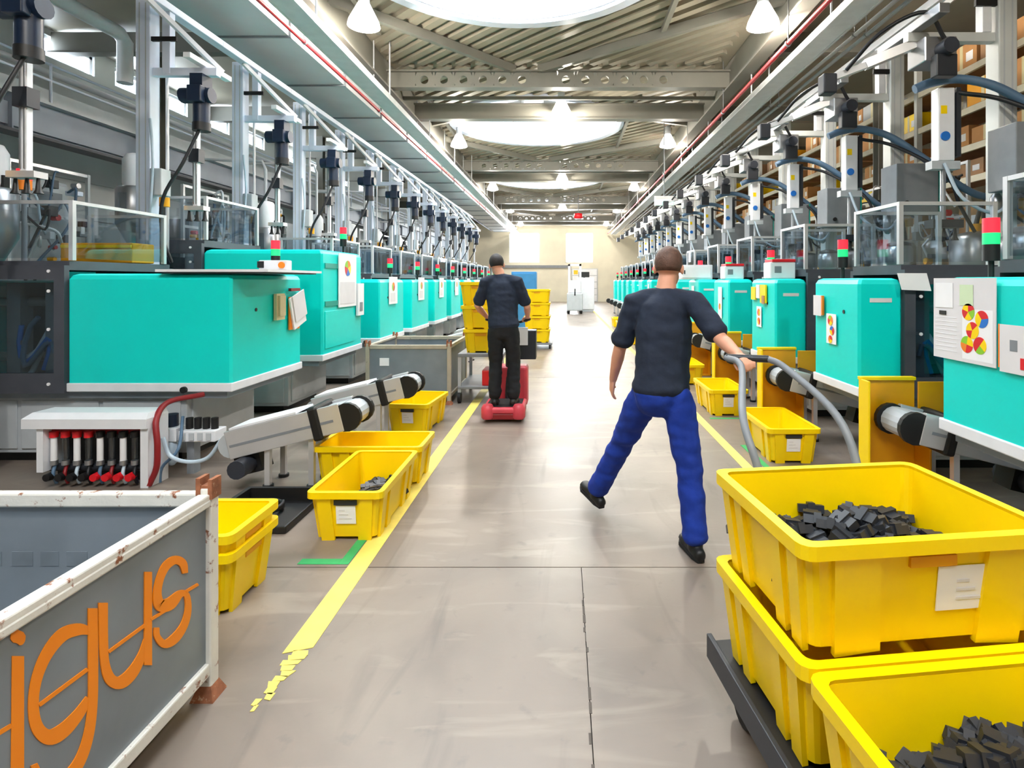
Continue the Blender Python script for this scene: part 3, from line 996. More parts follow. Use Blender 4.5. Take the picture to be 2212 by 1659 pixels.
# ---- pick and place robots on tall posts
def make_robot_left(label, loc):
    """post at the local origin, aisle towards +x"""
    t = thing('linear_robot', label, 'robot', loc)
    po = obj('post', B(-0.08, 0.08, -0.08, 0.08, 0, 4.75), 'post_blue', t, 0.01)
    for x in (-0.035, 0.035):
        obj('post_slot', B(x - 0.007, x + 0.007, -0.0815, -0.078, 0.1, 4.7), 'light_grey', po)
    obj('base_plate', B(-0.16, 0.16, -0.16, 0.16, 0, 0.02), 'mid_grey', po)
    obj('riser', B(0.19, 0.28, -0.045, 0.045, 3.92, 4.62), 'post_blue', t, 0.006)
    arm = obj('cross_arm', B(0.08, 0.80, -0.04, 0.04, 3.90, 3.99), 'post_blue', t, 0.006)
    obj('travel_rail', B(0.18, 0.30, -0.9, 0.9, 4.62, 4.70), 'post_blue', t, 0.006)
    obj('travel_rail', B(0.60, 0.68, -0.30, 0.45, 4.00, 4.06), 'white_paint', t, 0.006)
    obj('clamp_bar', B(0.05, 0.36, -0.06, -0.03, 4.28, 4.33), 'black', t)
    obj('stay', MB().bar((0.24, -0.35, 4.62), (0.66, 0.3, 4.06), 0.05, 0.05), 'white_paint', t)
    # dark blue drive
    dr = MB()
    dr.cyl((0.62, -0.02, 3.36), (0.62, -0.02, 3.74), 0.085)
    dr.cyl((0.40, -0.02, 3.68), (0.74, -0.02, 3.68), 0.085)
    dr.box(0.55, 0.69, -0.12, 0.06, 3.76, 3.90)
    d = obj('drive_motor', dr, 'motor_blue', t)
    obj('motor_fan_cover', MB().cyl((0.62, -0.02, 3.28), (0.62, -0.02, 3.37), 0.092), 'black', d)
    obj('terminal_box', B(0.54, 0.70, -0.16, -0.08, 3.58, 3.76), 'motor_blue', d, 0.01)
    # vertical axis with gripper
    ax = obj('vertical_axis', B(0.46, 0.515, 0.07, 0.125, 2.45, 3.95), 'white_paint', t, 0.006)
    obj('axis_rail', B(0.464, 0.476, 0.06, 0.07, 2.47, 3.9), 'steel', ax)
    obj('axis_rail', B(0.498, 0.510, 0.06, 0.07, 2.47, 3.9), 'steel', ax)
    obj('carriage', B(0.43, 0.545, 0.04, 0.15, 2.95, 3.10), 'anthracite', ax)
    g = obj('gripper', B(0.38, 0.60, 0.04, 0.16, 2.40, 2.45), 'aluminium', t)
    for x in (0.40, 0.49, 0.58):
        obj('suction_cup', MB().lathe((x, 0.1, 2.28), [(0.035, 0), (0.02, 0.03), (0.012, 0.12)], 10), 'black', g)
    obj('valve_block', B(0.09, 0.22, -0.10, 0.06, 2.55, 2.85), 'light_grey', t, 0.01)
    obj('yellow_valve', MB().cyl((0.26, -0.1, 2.42), (0.26, -0.1, 2.52), 0.05), 'amber', t)
    obj('cable_loop', MB().tube(spline([(0.62, -0.05, 3.3), (0.50, -0.15, 2.9), (0.30, -0.18, 2.5), (0.28, -0.16, 2.1), (0.34, -0.1, 1.8)], 5), 0.018, 6), 'hose_black', t)
    obj('cable_loop', MB().tube(spline([(0.1, -0.1, 3.4), (0.16, -0.14, 2.9), (0.12, -0.13, 2.3), (0.1, -0.1, 1.7)], 5), 0.014, 6), 'hose_clear', t)
    obj('air_pipe', MB().tube([(0.12, 0.14, 4.6), (0.12, 0.14, 1.9)], 0.018, 6), 'aluminium', t)
    return t

def make_robot_right(label, loc):
    """post at the local origin, aisle towards -x"""
    t = thing('linear_robot', label, 'robot', loc)
    po = obj('post', B(-0.09, 0.09, -0.09, 0.09, 0, 4.83), 'post_grey', t, 0.01)
    for x in (-0.04, 0.04):
        obj('post_slot', B(x - 0.008, x + 0.008, -0.0915, -0.088, 0.1, 4.75), 'light_grey', po)
    obj('base_plate', B(-0.18, 0.18, -0.18, 0.18, 0, 0.02), 'mid_grey', po)
    obj('cross_arm', B(-0.95, -0.09, -0.045, 0.045, 3.96, 4.05), 'post_grey', t, 0.006)
    obj('riser', B(-0.22, -0.13, -0.05, 0.05, 4.05, 4.66), 'white_paint', t, 0.006)
    obj('travel_rail', B(-0.25, -0.13, -0.9, 0.9, 4.66, 4.75), 'white_paint', t, 0.006)
    obj('travel_rail', B(-0.92, -0.82, -0.45, 0.55, 4.05, 4.14), 'steel', t, 0.006)
    obj('arm_brace', MB().bar((-0.85, 0.3, 4.1), (-0.2, 0.02, 4.62), 0.05, 0.05), 'aluminium', t)
    obj('telescopic_arm', MB().bar((-0.78, 0.0, 3.98), (-1.30, 0.10, 3.78), 0.10, 0.09), 'aluminium', t)
    obj('telescopic_arm', MB().bar((-1.22, 0.09, 3.80), (-1.62, 0.16, 3.66), 0.07, 0.06), 'white_paint', t)
    obj('arm_wrist', MB().box(-1.72, -1.58, 0.09, 0.23, 3.50, 3.70), 'motor_dark', t, 0.015)
    obj('cable_loop', MB().tube(spline([(-0.70, -0.2, 3.92), (-0.9, -0.22, 4.16), (-1.25, -0.1, 4.02), (-1.5, 0.08, 3.72)], 6), 0.02, 6), 'hose_black', t)
    obj('clamp_bar', B(-0.30, 0.0, -0.07, -0.04, 4.30, 4.36), 'black', t)
    c = obj('carriage', B(-0.86, -0.55, -0.16, 0.12, 3.72, 3.96), 'steel', t, 0.01)
    obj('carriage_motor', MB().cyl((-0.70, -0.30, 3.82), (-0.70, -0.12, 3.82), 0.075), 'motor_dark', c)
    obj('motor_foot', B(-0.80, -0.60, -0.24, -0.14, 3.55, 3.76), 'anthracite', c, 0.01)
    # white arm unit with round blue gauge
    ax = obj('vertical_axis', B(-0.66, -0.50, -0.06, 0.06, 2.78, 3.50), 'white_paint', t, 0.01)
    obj('axis_edge', B(-0.485, -0.44, -0.06, 0.06, 2.82, 3.50), 'anthracite', ax)
    obj('gauge', MB().cyl((-0.60, -0.06, 3.02), (-0.60, -0.075, 3.02), 0.045), 'blue_dot', ax)
    obj('axis_bracket', B(-0.72, -0.44, -0.05, 0.05, 2.70, 2.78), 'light_grey', ax)
    obj('axis_rod', MB().cyl((-0.58, 0, 2.2), (-0.58, 0, 2.72), 0.025), 'steel', ax)
    obj('warning_sticker', B(-0.64, -0.58, -0.064, -0.06, 3.24, 3.32), 'yellow', ax)
    g = obj('gripper', B(-0.72, -0.42, -0.07, 0.07, 2.12, 2.2), 'anthracite', t)
    for x in (-0.68, -0.57, -0.46):
        obj('suction_cup', MB().lathe((x, 0, 2.0), [(0.035, 0), (0.02, 0.03), (0.012, 0.12)], 10), 'black', g)
    cb = obj('control_cabinet', B(-0.26, 0.26, -0.50, -0.16, 2.44, 3.04), 'mid_grey', t, 0.01)
    obj('cabinet_stripe', B(0.262, 0.28, -0.50, -0.16, 2.44, 3.04), 'teal_dark', cb)
    obj('cabinet_support', B(-0.06, 0.06, -0.16, -0.09, 2.5, 2.9), 'light_grey', cb)
    obj('cabinet_knob', MB().cyl((-0.14, -0.50, 2.55), (-0.14, -0.52, 2.55), 0.03), 'black', cb)
    # bent hose from the arm over the back
    obj('energy_hose', MB().tube(spline([(-0.86, 0.0, 3.50), (-0.70, -0.02, 3.56), (-0.45, -0.06, 3.58), (-0.15, -0.16, 3.46), (0.25, -0.26, 3.14), (0.58, -0.32, 2.84), (0.82, -0.32, 2.70), (1.0, -0.28, 2.66)], 6), 0.045, 8), 'hose_blue', t)
    obj('cable_loop', MB().tube(spline([(-0.46, -0.05, 3.45), (-0.1, -0.2, 3.32), (0.3, -0.55, 2.9), (0.45, -0.6, 2.5), (0.7, -0.5, 2.2)], 6), 0.022, 6), 'hose_black', t)
    obj('cable_loop', MB().tube(spline([(-0.62, -0.08, 2.75), (-0.5, -0.16, 2.4), (-0.2, -0.2, 2.25), (0.05, -0.14, 2.5), (0.2, -0.1, 2.42)], 6), 0.016, 6), 'hose_clear', t)
    obj('filter_bowl', MB().lathe((-0.16, -0.14, 2.2), [(0.02, 0), (0.05, 0.04), (0.05, 0.2), (0.03, 0.24)], 12), 'steel', t)
    obj('yellow_valve', MB().cyl((0.13, -0.12, 2.3), (0.13, -0.12, 2.4), 0.045), 'amber', t)
    obj('air_pipe', MB().tube([(0.14, 0.14, 4.7), (0.14, 0.14, 1.6)], 0.02, 6), 'aluminium', t)
    return t

def make_media_panel(label, loc, su, seed, h0, h1):
    """frame with valves, gauges, small boxes and looping lines, as hangs between the machines"""
    r = random.Random(seed)
    t = thing('media_panel', label, 'pipework', loc)
    for y in (-0.55, 0.55):
        obj('frame_post', B(-0.02, 0.02, y - 0.02, y + 0.02, 0, h1), 'aluminium', t)
    for z in (h0, (h0 + h1) / 2, h1 - 0.04):
        obj('frame_rail', B(-0.015, 0.015, -0.53, 0.53, z, z + 0.04), 'aluminium', t)
    for k in range(12):
        y, z = r.uniform(-0.45, 0.4), r.uniform(h0, h1 - 0.2)
        a, b = r.uniform(0.05, 0.14), r.uniform(0.05, 0.16)
        m_ = r.choice(('white_paint', 'light_grey', 'post_blue', 'anthracite', 'mid_grey', 'motor_blue', 'white_paint'))
        obj('valve_box', B(-su * 0.02, -su * r.uniform(0.08, 0.16), y, y + a, z, z + b), m_, t, 0.006)
    for k in range(6):
        y, z = r.uniform(-0.45, 0.45), r.uniform(h0 + 0.05, h1 - 0.1)
        obj('gauge', MB().cyl((-su * 0.02, y, z), (-su * 0.10, y, z), r.uniform(0.025, 0.05)), r.choice(('steel', 'amber', 'black', 'red', 'paper')), t)
    for k in range(8):
        y0, y1 = r.uniform(-0.5, 0.5), r.uniform(-0.5, 0.5)
        z0, z1 = r.uniform(h0, h1), r.uniform(h0 - 0.2, h1 - 0.2)
        d = r.uniform(0.08, 0.30)
        obj('line', MB().tube(spline([(-su * 0.03, y0, z0), (-su * d, y0 * 0.7 + y1 * 0.3, max(z0, z1) + r.uniform(-0.1, 0.15)), (-su * d * 0.9, (y0 + y1) / 2, (z0 + z1) / 2), (-su * 0.04, y1, z1)], 5), r.uniform(0.009, 0.02), 6), r.choice(('hose_black', 'hose_black', 'hose_clear', 'hose_blue', 'aluminium', 'white_paint')), t)
    obj('yellow_valve', MB().cyl((-su * 0.03, 0.2, h0 + 0.2), (-su * 0.12, 0.2, h0 + 0.2), 0.05), 'amber', t)
    return t

NROW = 13
LX, LY0, PITCH, LW_ = -2.85, 4.77, 1.8, 1.26
RX, RY0, RW_ = 2.43, 2.77, 0.80
mL = make_machine(-1, LW_, 1.66, 1.41, 'nearest large teal moulding machine of the left row, wide flat flank to camera', (LX, LY0, 0))
make_machine(-1, LW_, 1.97, 1.41, 'tallest teal moulding machine, second in the left row, with notice sheets', (LX, LY0 + PITCH, 0), louvre=True)
m3 = make_machine(-1, LW_, 1.62, 0.75, 'third teal moulding machine from the camera in the left row', (LX + 0.05, LY0 + 2 * PITCH + 0.1, 0))
for k in range(3, NROW):
    dup(m3, (LX + 0.05, LY0 + k * PITCH + 0.1, 0), '%s teal moulding machine from the camera in the left row' % ORD[k])
mR = make_machine(1, RW_, 1.62, 0.36, 'nearest teal moulding machine of the right row, cut by the photo edge', (RX, RY0, 0))
for k in range(1, NROW + 1):
    dup(mR, (RX, RY0 + k * PITCH, 0), '%s teal moulding machine from the camera in the right row' % ORD[k])

gL = make_guard(-1, 1.1, 'clear screen guard on top of the nearest left machine', (LX - 1.41, LY0 + 0.05, 1.775))
g2 = dup(gL, (LX - 1.41, LY0 + PITCH + 0.05, 2.085), 'clear screen guard on top of the tallest left machine')
for k in range(2, NROW):
    dup(gL, (LX - 0.70, LY0 + k * PITCH + 0.15, 1.735), 'clear screen guard on top of the %s left machine' % ORD[k])
gR = make_guard(1, 0.68, 'clear screen guard on top of the nearest right machine', (RX + 0.37, RY0 + 0.05, 1.735))
for k in range(1, NROW + 1):
    dup(gR, (RX + 0.37, RY0 + k * PITCH + 0.05, 1.735), 'clear screen guard on top of the %s right machine' % ORD[k])

cL = make_conveyor(-1, 'inclined silver belt conveyor whose end hangs over the two foremost yellow crates', (-1.62, 4.42, 0), L=1.05)
for k in range(0, NROW):
    if k == 1:
        continue
    dup(cL, (-1.50, 5.62 + k * PITCH, 0), 'silver belt conveyor under the nearest left machine, ending above a single yellow crate' if k < 1 else 'silver belt conveyor under the %s left machine' % ORD[k])
cR = make_conveyor(1, 'silver belt conveyor at the right edge with its end in the near yellow chute', (2.31, 3.86, 0), ze=0.62)
for k in range(1, NROW + 1):
    dup(cR, (2.18, 3.86 + k * PITCH, 0), 'silver belt conveyor under the %s right machine' % ORD[k])

rL = make_robot_left('white robot post at the left edge, first of the left row, with a dark drive', (-4.69, 4.25, 0))
for k in range(1, NROW):
    dup(rL, (-4.69, 4.47 + k * PITCH, 0), '%s white robot post of the left row with a dark blue drive' % ORD[k])
rR = make_robot_right('nearest grey-white robot post of the right row at the photo edge', (4.35, 5.52, 0))
for k in range(1, NROW):
    dup(rR, (4.35, 5.52 + k * PITCH, 0), '%s grey-white robot post of the right row with bent blue hose' % ORD[k])

# ---- material canisters with red lids on the right machines
def canister(label, loc):
    t = thing('material_canister', label, 'canister', loc)
    obj('body', B(-0.15, 0.15, -0.12, 0.12, 0, 0.20), 'white_paint', t, 0.015)
    obj('lid', B(-0.13, 0.15, -0.125, 0.125, 0.20, 0.235), 'red', t, 0.006)
    obj('sticker', B(-0.10, -0.02, -0.124, -0.12, 0.07, 0.15), 'mid_grey', t)
    return t
cc = canister('white canister with red lid on the third right machine', (RX + 0.18, RY0 + 2 * PITCH + 0.35, 1.62))
cc2 = dup(cc, (RX + 0.17, RY0 + 3 * PITCH + 0.4, 1.62), 'white canister with red lid on the fourth right machine')
dup(cc, (RX + 0.17, RY0 + 5 * PITCH + 0.4, 1.62), 'white canister with red lid on the sixth right machine')
cab = thing('switch_box', 'pale electrical box standing on the right machine behind the walking person', 'box', (RX + 0.06, RY0 + 4 * PITCH + 0.4, 1.62))
obj('box_body', B(-0.33, 0.27, -0.1, 0.1, 0.0, 0.27), 'white_paint', cab, 0.01)
obj('box_door', B(-0.29, 0.23, -0.112, -0.1, 0.03, 0.24), 'paper', cab, 0.004)
obj('box_latch', B(-0.26, -0.24, -0.12, -0.112, 0.10, 0.17), 'black', cab)

# ---- yellow chutes around the right conveyor ends
def chute(label, loc):
    t = thing('parts_chute', label, 'chute', loc)
    obj('back_panel', B(-0.23, 0.16, 0.22, 0.235, 0.0, 0.87), 'amber', t, 0.004)
    obj('side_panel', B(-0.245, -0.23, 0.10, 0.235, 0.0, 0.88), 'yellow', t, 0.004)
    obj('top_lip', B(-0.245, 0.16, 0.20, 0.25, 0.87, 0.895), 'yellow', t, 0.004)
    obj('side_panel', B(0.16, 0.175, 0.05, 0.235, 0.0, 0.46), 'amber', t, 0.004)
    obj('wing', B(0.175, 0.38, 0.20, 0.215, 0.60, 0.86), 'amber', t, 0.004)
    obj('base_plate', B(-0.23, 0.16, 0.06, 0.22, 0.0, 0.012), 'amber', t)
    return t
ch = chute('deep yellow sheet-metal chute around the nearest right conveyor end', (2.42, 3.86, 0))
dup(ch, (2.30, 5.66, 0), 'yellow sheet-metal chute behind the labelled right crate')
for k in range(2, 7):
    dup(ch, (2.30, 3.86 + k * PITCH, 0), 'yellow sheet-metal chute at the %s right conveyor' % ORD[k])

# ---- notices on the machines
def plane_map(X, s):
    """(y, z) on a wall plane at x = X facing the aisle; s = +1 faces +x"""
    return lambda y, z, d: (X + s * d, y, z)

def sheet(f, y0, y1, z0, z1, d0=0.0, d1=0.003):
    vs = [f(y, z, d) for d in (d0, d1) for y, z in ((y0, z0), (y1, z0), (y1, z1), (y0, z1))]
    return MB().add(vs, [(0, 1, 2, 3), (7, 6, 5, 4), (0, 4, 5, 1), (1, 5, 6, 2), (2, 6, 7, 3), (3, 7, 4, 0)])

def wedge(f, y, z, r, a0, a1, d0, d1):
    n = 8
    pts = [(y, z)] + [(y + r * math.cos(a0 + (a1 - a0) * k / n), z + r * math.sin(a0 + (a1 - a0) * k / n)) for k in range(n + 1)]
    m_ = len(pts)
    vs = [f(a, b, d) for d in (d0, d1) for a, b in pts]
    fs = [tuple(range(m_)), tuple(range(2 * m_ - 1, m_ - 1, -1))] + [(i, (i + 1) % m_, m_ + (i + 1) % m_, m_ + i) for i in range(m_)]
    return MB().add(vs, fs)

def pie(t, f, y, z, r, cols, rot, d=0.006):
    n = len(cols)
    for i, c in enumerate(cols):
        obj('pie_slice', wedge(f, y, z, r, rot + 2 * PI * i / n, rot + 2 * PI * (i + 1) / n, d, d + 0.002), c, t)

RXp = RX - 0.012
fR = plane_map(RXp, -1)
def yz(px, py, X):
    d = abs(X) * FPX / abs(px - VX)
    return d, EYE - (py - VY) * d / FPX
t = thing('notice_board', 'white board with coloured pie discs on the nearest right machine', 'board')
obj('backing', sheet(fR, 3.10, 3.62, 1.11, 1.615, 0, 0.005), 'paper_grey', t)
obj('paper_sheet', sheet(fR, 3.44, 3.60, 1.43, 1.585, 0.006, 0.008), 'paper', t)
obj('paper_sheet', sheet(fR, 3.27, 3.38, 1.45, 1.575, 0.006, 0.008), 'paper_green', t)
obj('paper_sheet', sheet(fR, 3.12, 3.36, 1.13, 1.43, 0.005, 0.006), 'paper', t)
for k in range(9):
    obj('text_line', sheet(fR, 3.41, 3.60, 1.16 + k * 0.026, 1.163 + k * 0.026, 0.005, 0.0065), 'paper', t)
obj('black_tag', sheet(fR, 3.50, 3.56, 1.385, 1.41, 0.006, 0.010), 'black', t)
for k, (px, py, cols, rot) in enumerate(((2094, 674, ('yellow', 'red', 'lime_dot', 'yellow', 'red'), 0.3), (2123, 690, ('red', 'blue_dot', 'yellow'), 0.9), (2103, 714, ('red', 'yellow', 'yellow', 'red', 'yellow'), 1.2), (2091, 744, ('lime_dot', 'yellow', 'red', 'orange_dot'), 0.2), (2119, 747, ('red', 'yellow', 'lime_dot', 'red'), 0.7))):
    y, z = yz(px, py, RXp)
    pie(t, fR, y, z, 0.050, cols, rot)
t = thing('notice_sheet', 'crumpled white sheet with orange edge at the right photo edge', 'paper')
obj('paper_sheet', sheet(fR, 2.88, 3.07, 1.10, 1.36, 0.004, 0.007), 'paper_grey', t)
obj('orange_edge', sheet(fR, 3.05, 3.085, 1.12, 1.36, 0.001, 0.004), 'orange_dot', t)
obj('red_mark', sheet(fR, 2.90, 2.93, 1.13, 1.19, 0.007, 0.009), 'red', t)
obj('print_block', sheet(fR, 2.95, 3.0, 1.22, 1.28, 0.007, 0.008), 'mid_grey', t)
t = thing('notice_strip', 'narrow sheet with coloured discs on the second right machine', 'paper')
obj('paper_sheet', sheet(fR, 4.92, 5.10, 1.03, 1.30, 0, 0.004), 'paper', t)
pie(t, fR, 5.02, 1.24, 0.045, ('lime_dot', 'orange_dot', 'yellow', 'red'), 0.5)
pie(t, fR, 4.99, 1.15, 0.04, ('blue_dot', 'red', 'yellow'), 0.2)
pie(t, fR, 5.02, 1.07, 0.035, ('red', 'yellow', 'orange_dot'), 1.2)
t = thing('document_pocket', 'white document pocket above the coloured strip on the second right machine', 'paper')
obj('pocket', sheet(fR, 5.17, 5.33, 1.27, 1.46, 0, 0.02), 'paper_grey', t)
obj('orange_edge', sheet(fR, 5.15, 5.17, 1.28, 1.46, 0, 0.02), 'orange_dot', t)
t = thing('notice_strip', 'narrow disc sheet on the third right machine', 'paper')
obj('paper_sheet', sheet(fR, 6.78, 6.94, 1.03, 1.28, 0, 0.004), 'paper', t)
pie(t, fR, 6.86, 1.21, 0.045, ('orange_dot', 'yellow', 'red'), 0.5)
pie(t, fR, 6.86, 1.10, 0.045, ('orange_dot', 'red', 'yellow'), 0.2)
t = thing('yellow_folder', 'yellow folder pair hung high on the third right machine', 'folder')
obj('folder', sheet(fR, 6.95, 7.10, 1.36, 1.52, 0, 0.02), 'yellow', t)
obj('folder', sheet(fR, 6.60, 6.78, 1.33, 1.55, 0, 0.02), 'yellow', t)
obj('paper_sheet', sheet(fR, 6.80, 6.92, 1.38, 1.55, 0, 0.02), 'paper_grey', t)
obj('flap', sheet(fR, 6.62, 6.70, 1.32, 1.42, 0.02, 0.03), 'wood_board', t)
for k in range(3, 8):
    t = thing('notice_strip', 'narrow notice sheet on the %s right machine' % ORD[k], 'paper')
    y = RY0 + k * PITCH + 0.3
    obj('paper_sheet', sheet(fR, y, y + 0.2, 1.02, 1.5, 0, 0.004), 'paper', t)
    pie(t, fR, y + 0.1, 1.2, 0.05, ('orange_dot', 'yellow', 'red'), 0.5)
# white sheet on the second machine's guard, facing the camera
t = thing('paper_sheet', 'blank white sheet hung on the dark guard of the second right machine', 'paper')
vs = [(2.72, 4.525, 1.66), (2.96, 4.525, 1.66), (2.985, 4.505, 1.515), (2.745, 4.505, 1.525)]
obj('sheet', MB().add(vs + [(x, y + 0.004, z) for x, y, z in vs], [(0, 1, 2, 3), (7, 6, 5, 4), (0, 4, 5, 1), (1, 5, 6, 2), (2, 6, 7, 3), (3, 7, 4, 0)]), 'paper', t)

LXp = LX + 0.013
fL = plane_map(LXp, 1)
t = thing('notice_board', 'tall white board with coloured disc on the tallest left machine', 'board')
y0, y1 = 7.00, 7.58
obj('backing', sheet(fL, y0, y1, 1.26, 1.95, 0, 0.012), 'paper', t)
obj('paper_sheet', sheet(fL, y0 + 0.04, y1 - 0.06, 1.30, 1.58, 0.012, 0.015), 'paper_grey', t)
pie(t, fL, 7.28, 1.76, 0.10, ('orange_dot', 'lime_dot', 'red', 'blue_dot', 'yellow'), 0.4, 0.013)
t = thing('document_pocket', 'pale document pocket beside the tall white board on the left', 'paper')
obj('pocket', sheet(fL, 7.60, 7.82, 1.12, 1.56, 0, 0.03), 'paper', t)
obj('clip', sheet(fL, 7.66, 7.76, 1.18, 1.3, 0.03, 0.035), 'mid_grey', t)
t = thing('phone_handset', 'beige wall handset on the nearest left machine', 'handset')
obj('cradle', sheet(fL, 5.44, 5.60, 1.21, 1.47, 0, 0.03), 'beige', t)
obj('handset', sheet(fL, 5.46, 5.57, 1.25, 1.45, 0.03, 0.055), 'beige', t)
t = thing('document_pocket', 'tilted white papers with orange edge on the nearest left machine', 'paper')
M_ = Matrix.Rotation(0.30, 4, 'X')
obj('orange_backing', MB().box(0, 0.012, -0.10, 0.12, -0.18, 0.16), 'orange_dot', t)
obj('paper_sheet', MB().box(0.013, 0.03, -0.08, 0.20, -0.17, 0.17, M_), 'paper', t)
obj('paper_sheet', MB().box(0.031, 0.04, -0.04, 0.22, -0.10, 0.18, M_), 'paper_grey', t)
t.location = (LXp, 5.83, 1.27)
t = thing('hook_strip', 'dark red hanging hook above the tilted papers', 'hook')
obj('hook', sheet(fL, 5.73, 5.93, 1.49, 1.52, 0, 0.03), 'hose_red', t)
for k in range(2, 7):
    t = thing('notice_board', 'white notice board on the %s left machine' % ORD[k], 'board')
    y = LY0 + k * PITCH + 0.5
    fl_ = plane_map(LXp + 0.05, 1)
    obj('backing', sheet(fl_, y, y + 0.42, 1.22, 1.66, 0, 0.012), 'paper', t)
    pie(t, fl_, y + 0.2, 1.5, 0.07, ('orange_dot', 'lime_dot', 'red'), 0.4, 0.013)
    obj('paper_sheet', sheet(fl_, y + 0.05, y + 0.3, 1.26, 1.4, 0.012, 0.014), 'paper_grey', t)

# shelf plate on the hood of the nearest left machine
t = thing('shelf_plate', 'thin white shelf plate lying across the nearest left machine hood', 'shelf', (LX, LY0, 1.662))
obj('plate', B(-0.62, 0.34, -0.05, 1.0, 0.012, 0.034), 'white_paint', t)
obj('under_frame', B(-0.56, 0.30, -0.03, 0.96, 0.0, 0.012), 'dark_grey', t)
t = thing('reader_box', 'small white box with orange button on the shelf plate', 'box', (LX + 0.20, LY0 + 0.4, 1.697))
obj('body', B(-0.16, 0.1, -0.05, 0.05, 0, 0.09), 'white_paint', t, 0.008)
obj('button', MB().cyl((0.055, -0.05, 0.045), (0.055, -0.062, 0.045), 0.03), 'orange_dot', t)
obj('socket', B(-0.17, -0.11, -0.056, -0.05, 0.02, 0.08), 'black', t)
# yellow beam and grey covers behind the first guard
t = thing('yellow_cover', 'long yellow cover strip behind the clear left guard', 'cover', (LX - 1.45, LY0 + 0.75, 1.775))
obj('cover_plate', B(-0.70, 0.015, 0, 0.3, 0.0, 0.20), 'amber', t, 0.01)
obj('cover_rib', B(-0.69, 0.01, -0.012, 0, 0.15, 0.18), 'yellow', t)
t = thing('signal_light', 'red and orange signal light on a stalk at the left edge', 'lamp', (-4.95, 5.1, 1.78))
obj('stalk', MB().cyl((0, 0, 0), (0, 0, 0.66), 0.02), 'mid_grey', t)
obj('red_lens', MB().cyl((0, 0, 0.74), (0, 0, 0.84), 0.055), 'lens_red', t)
obj('orange_lens', MB().cyl((0, 0, 0.65), (0, 0, 0.74), 0.055), 'orange_dot', t)

# ---- cooling water manifold under the nearest left machine
t = thing('water_manifold', 'white cooling water manifold with red valve knobs under the nearest left machine', 'manifold', (-3.66, 4.36, 0))
mbk = obj('cover', MB().add([(-0.50, -0.10, 0.46), (0.46, -0.10, 0.46), (0.46, 0.14, 0.46), (-0.50, 0.14, 0.46), (-0.50, -0.10, 0.535), (0.46, -0.10, 0.535), (0.46, 0.14, 0.535), (-0.50, 0.14, 0.535), (-0.46, -0.05, 0.575), (0.44, -0.05, 0.575), (0.44, 0.14, 0.575), (-0.46, 0.14, 0.575)],
    [(0, 3, 2, 1), (0, 1, 5, 4), (1, 2, 6, 5), (2, 3, 7, 6), (3, 0, 4, 7), (4, 5, 9, 8), (5, 6, 10, 9), (6, 7, 11, 10), (7, 4, 8, 11), (8, 9, 10, 11)]), 'white_paint', t)
obj('side_bracket', B(0.40, 0.46, -0.08, 0.14, 0.0, 0.46), 'white_paint', t)
obj('side_bracket', B(-0.40, -0.35, -0.08, 0.14, 0.12, 0.46), 'white_paint', t)
obj('back_plate', B(-0.40, 0.40, 0.10, 0.13, 0.0, 0.46), 'black', t)
obj('header_pipe', MB().cyl((-0.38, 0.02, 0.42), (0.40, 0.02, 0.42), 0.03), 'hose_red', t)
obj('header_pipe', MB().cyl((-0.38, 0.02, 0.13), (0.40, 0.02, 0.13), 0.03), 'anthracite', t)
for k in range(8):
    x = -0.31 + k * 0.09
    fm = obj('flow_meter', MB().cyl((x, -0.03, 0.20), (x, -0.03, 0.38), 0.022), 'guard_glass' if k % 2 else 'paper', t)
    obj('meter_cap', MB().cyl((x, -0.03, 0.38), (x, -0.03, 0.425), 0.030), 'red' if k < 4 else 'black', fm)
    obj('meter_base', MB().cyl((x, -0.03, 0.165), (x, -0.03, 0.20), 0.026), 'steel', fm)
    obj('valve_knob', MB().cyl((x, -0.05, 0.085), (x, -0.10, 0.085), 0.032, 0.028), 'red' if k > 3 else 'black', fm)
    obj('hose', MB().tube(spline([(x, -0.02, 0.16), (x + 0.02, -0.06, 0.10), (x + 0.01, -0.02, 0.02)], 4), 0.013, 6), ('hose_blue', 'hose_red', 'hose_clear', 'hose_black')[k % 4], fm)
def hose(label, pts, r, m_):
    return tag(obj('hose', MB().tube(spline(pts, 6), r, 8), m_), label, 'hose')
hose('dark red hose hanging beside the white water manifold', [P(440, 852, 4.72), P(365, 868, 4.5), P(338, 905, 4.35), P(340, 960, 4.3), P(338, 1010, 4.3), P(322, 1048, 4.3)], 0.022, 'hose_red')
hose('clear hose loop under the valve terminal beside the manifold', [P(352, 945, 4.4), P(368, 985, 4.4), P(410, 998, 4.4), P(450, 988, 4.4), P(478, 950, 4.4)], 0.016, 'hose_clear')
hose('bright blue hose behind the manifold bracket', [P(330, 1000, 4.42), P(318, 1030, 4.4), P(306, 1055, 4.38)], 0.018, 'hose_bright_blue')
hose('thin blue hose dropping beside the dark red hose', [P(395, 900, 4.62), P(385, 970, 4.45), P(350, 1010, 4.42), P(345, 1055, 4.4)], 0.012, 'hose_blue')
t = thing('valve_terminal', 'white pneumatic valve terminal with black couplings beside the manifold', 'valve terminal', (P(415, 905, 4.62).x, 4.62, 0.28))
obj('terminal_body', B(-0.24, -0.08, -0.08, 0.08, 0.0, 0.11), 'white_paint', t, 0.006)
obj('terminal_body', B(-0.06, 0.24, -0.08, 0.08, 0.0, 0.09), 'white_paint', t, 0.006)
obj('support', B(-0.03, 0.03, -0.02, 0.06, -0.28, 0.0), 'mid_grey', t)
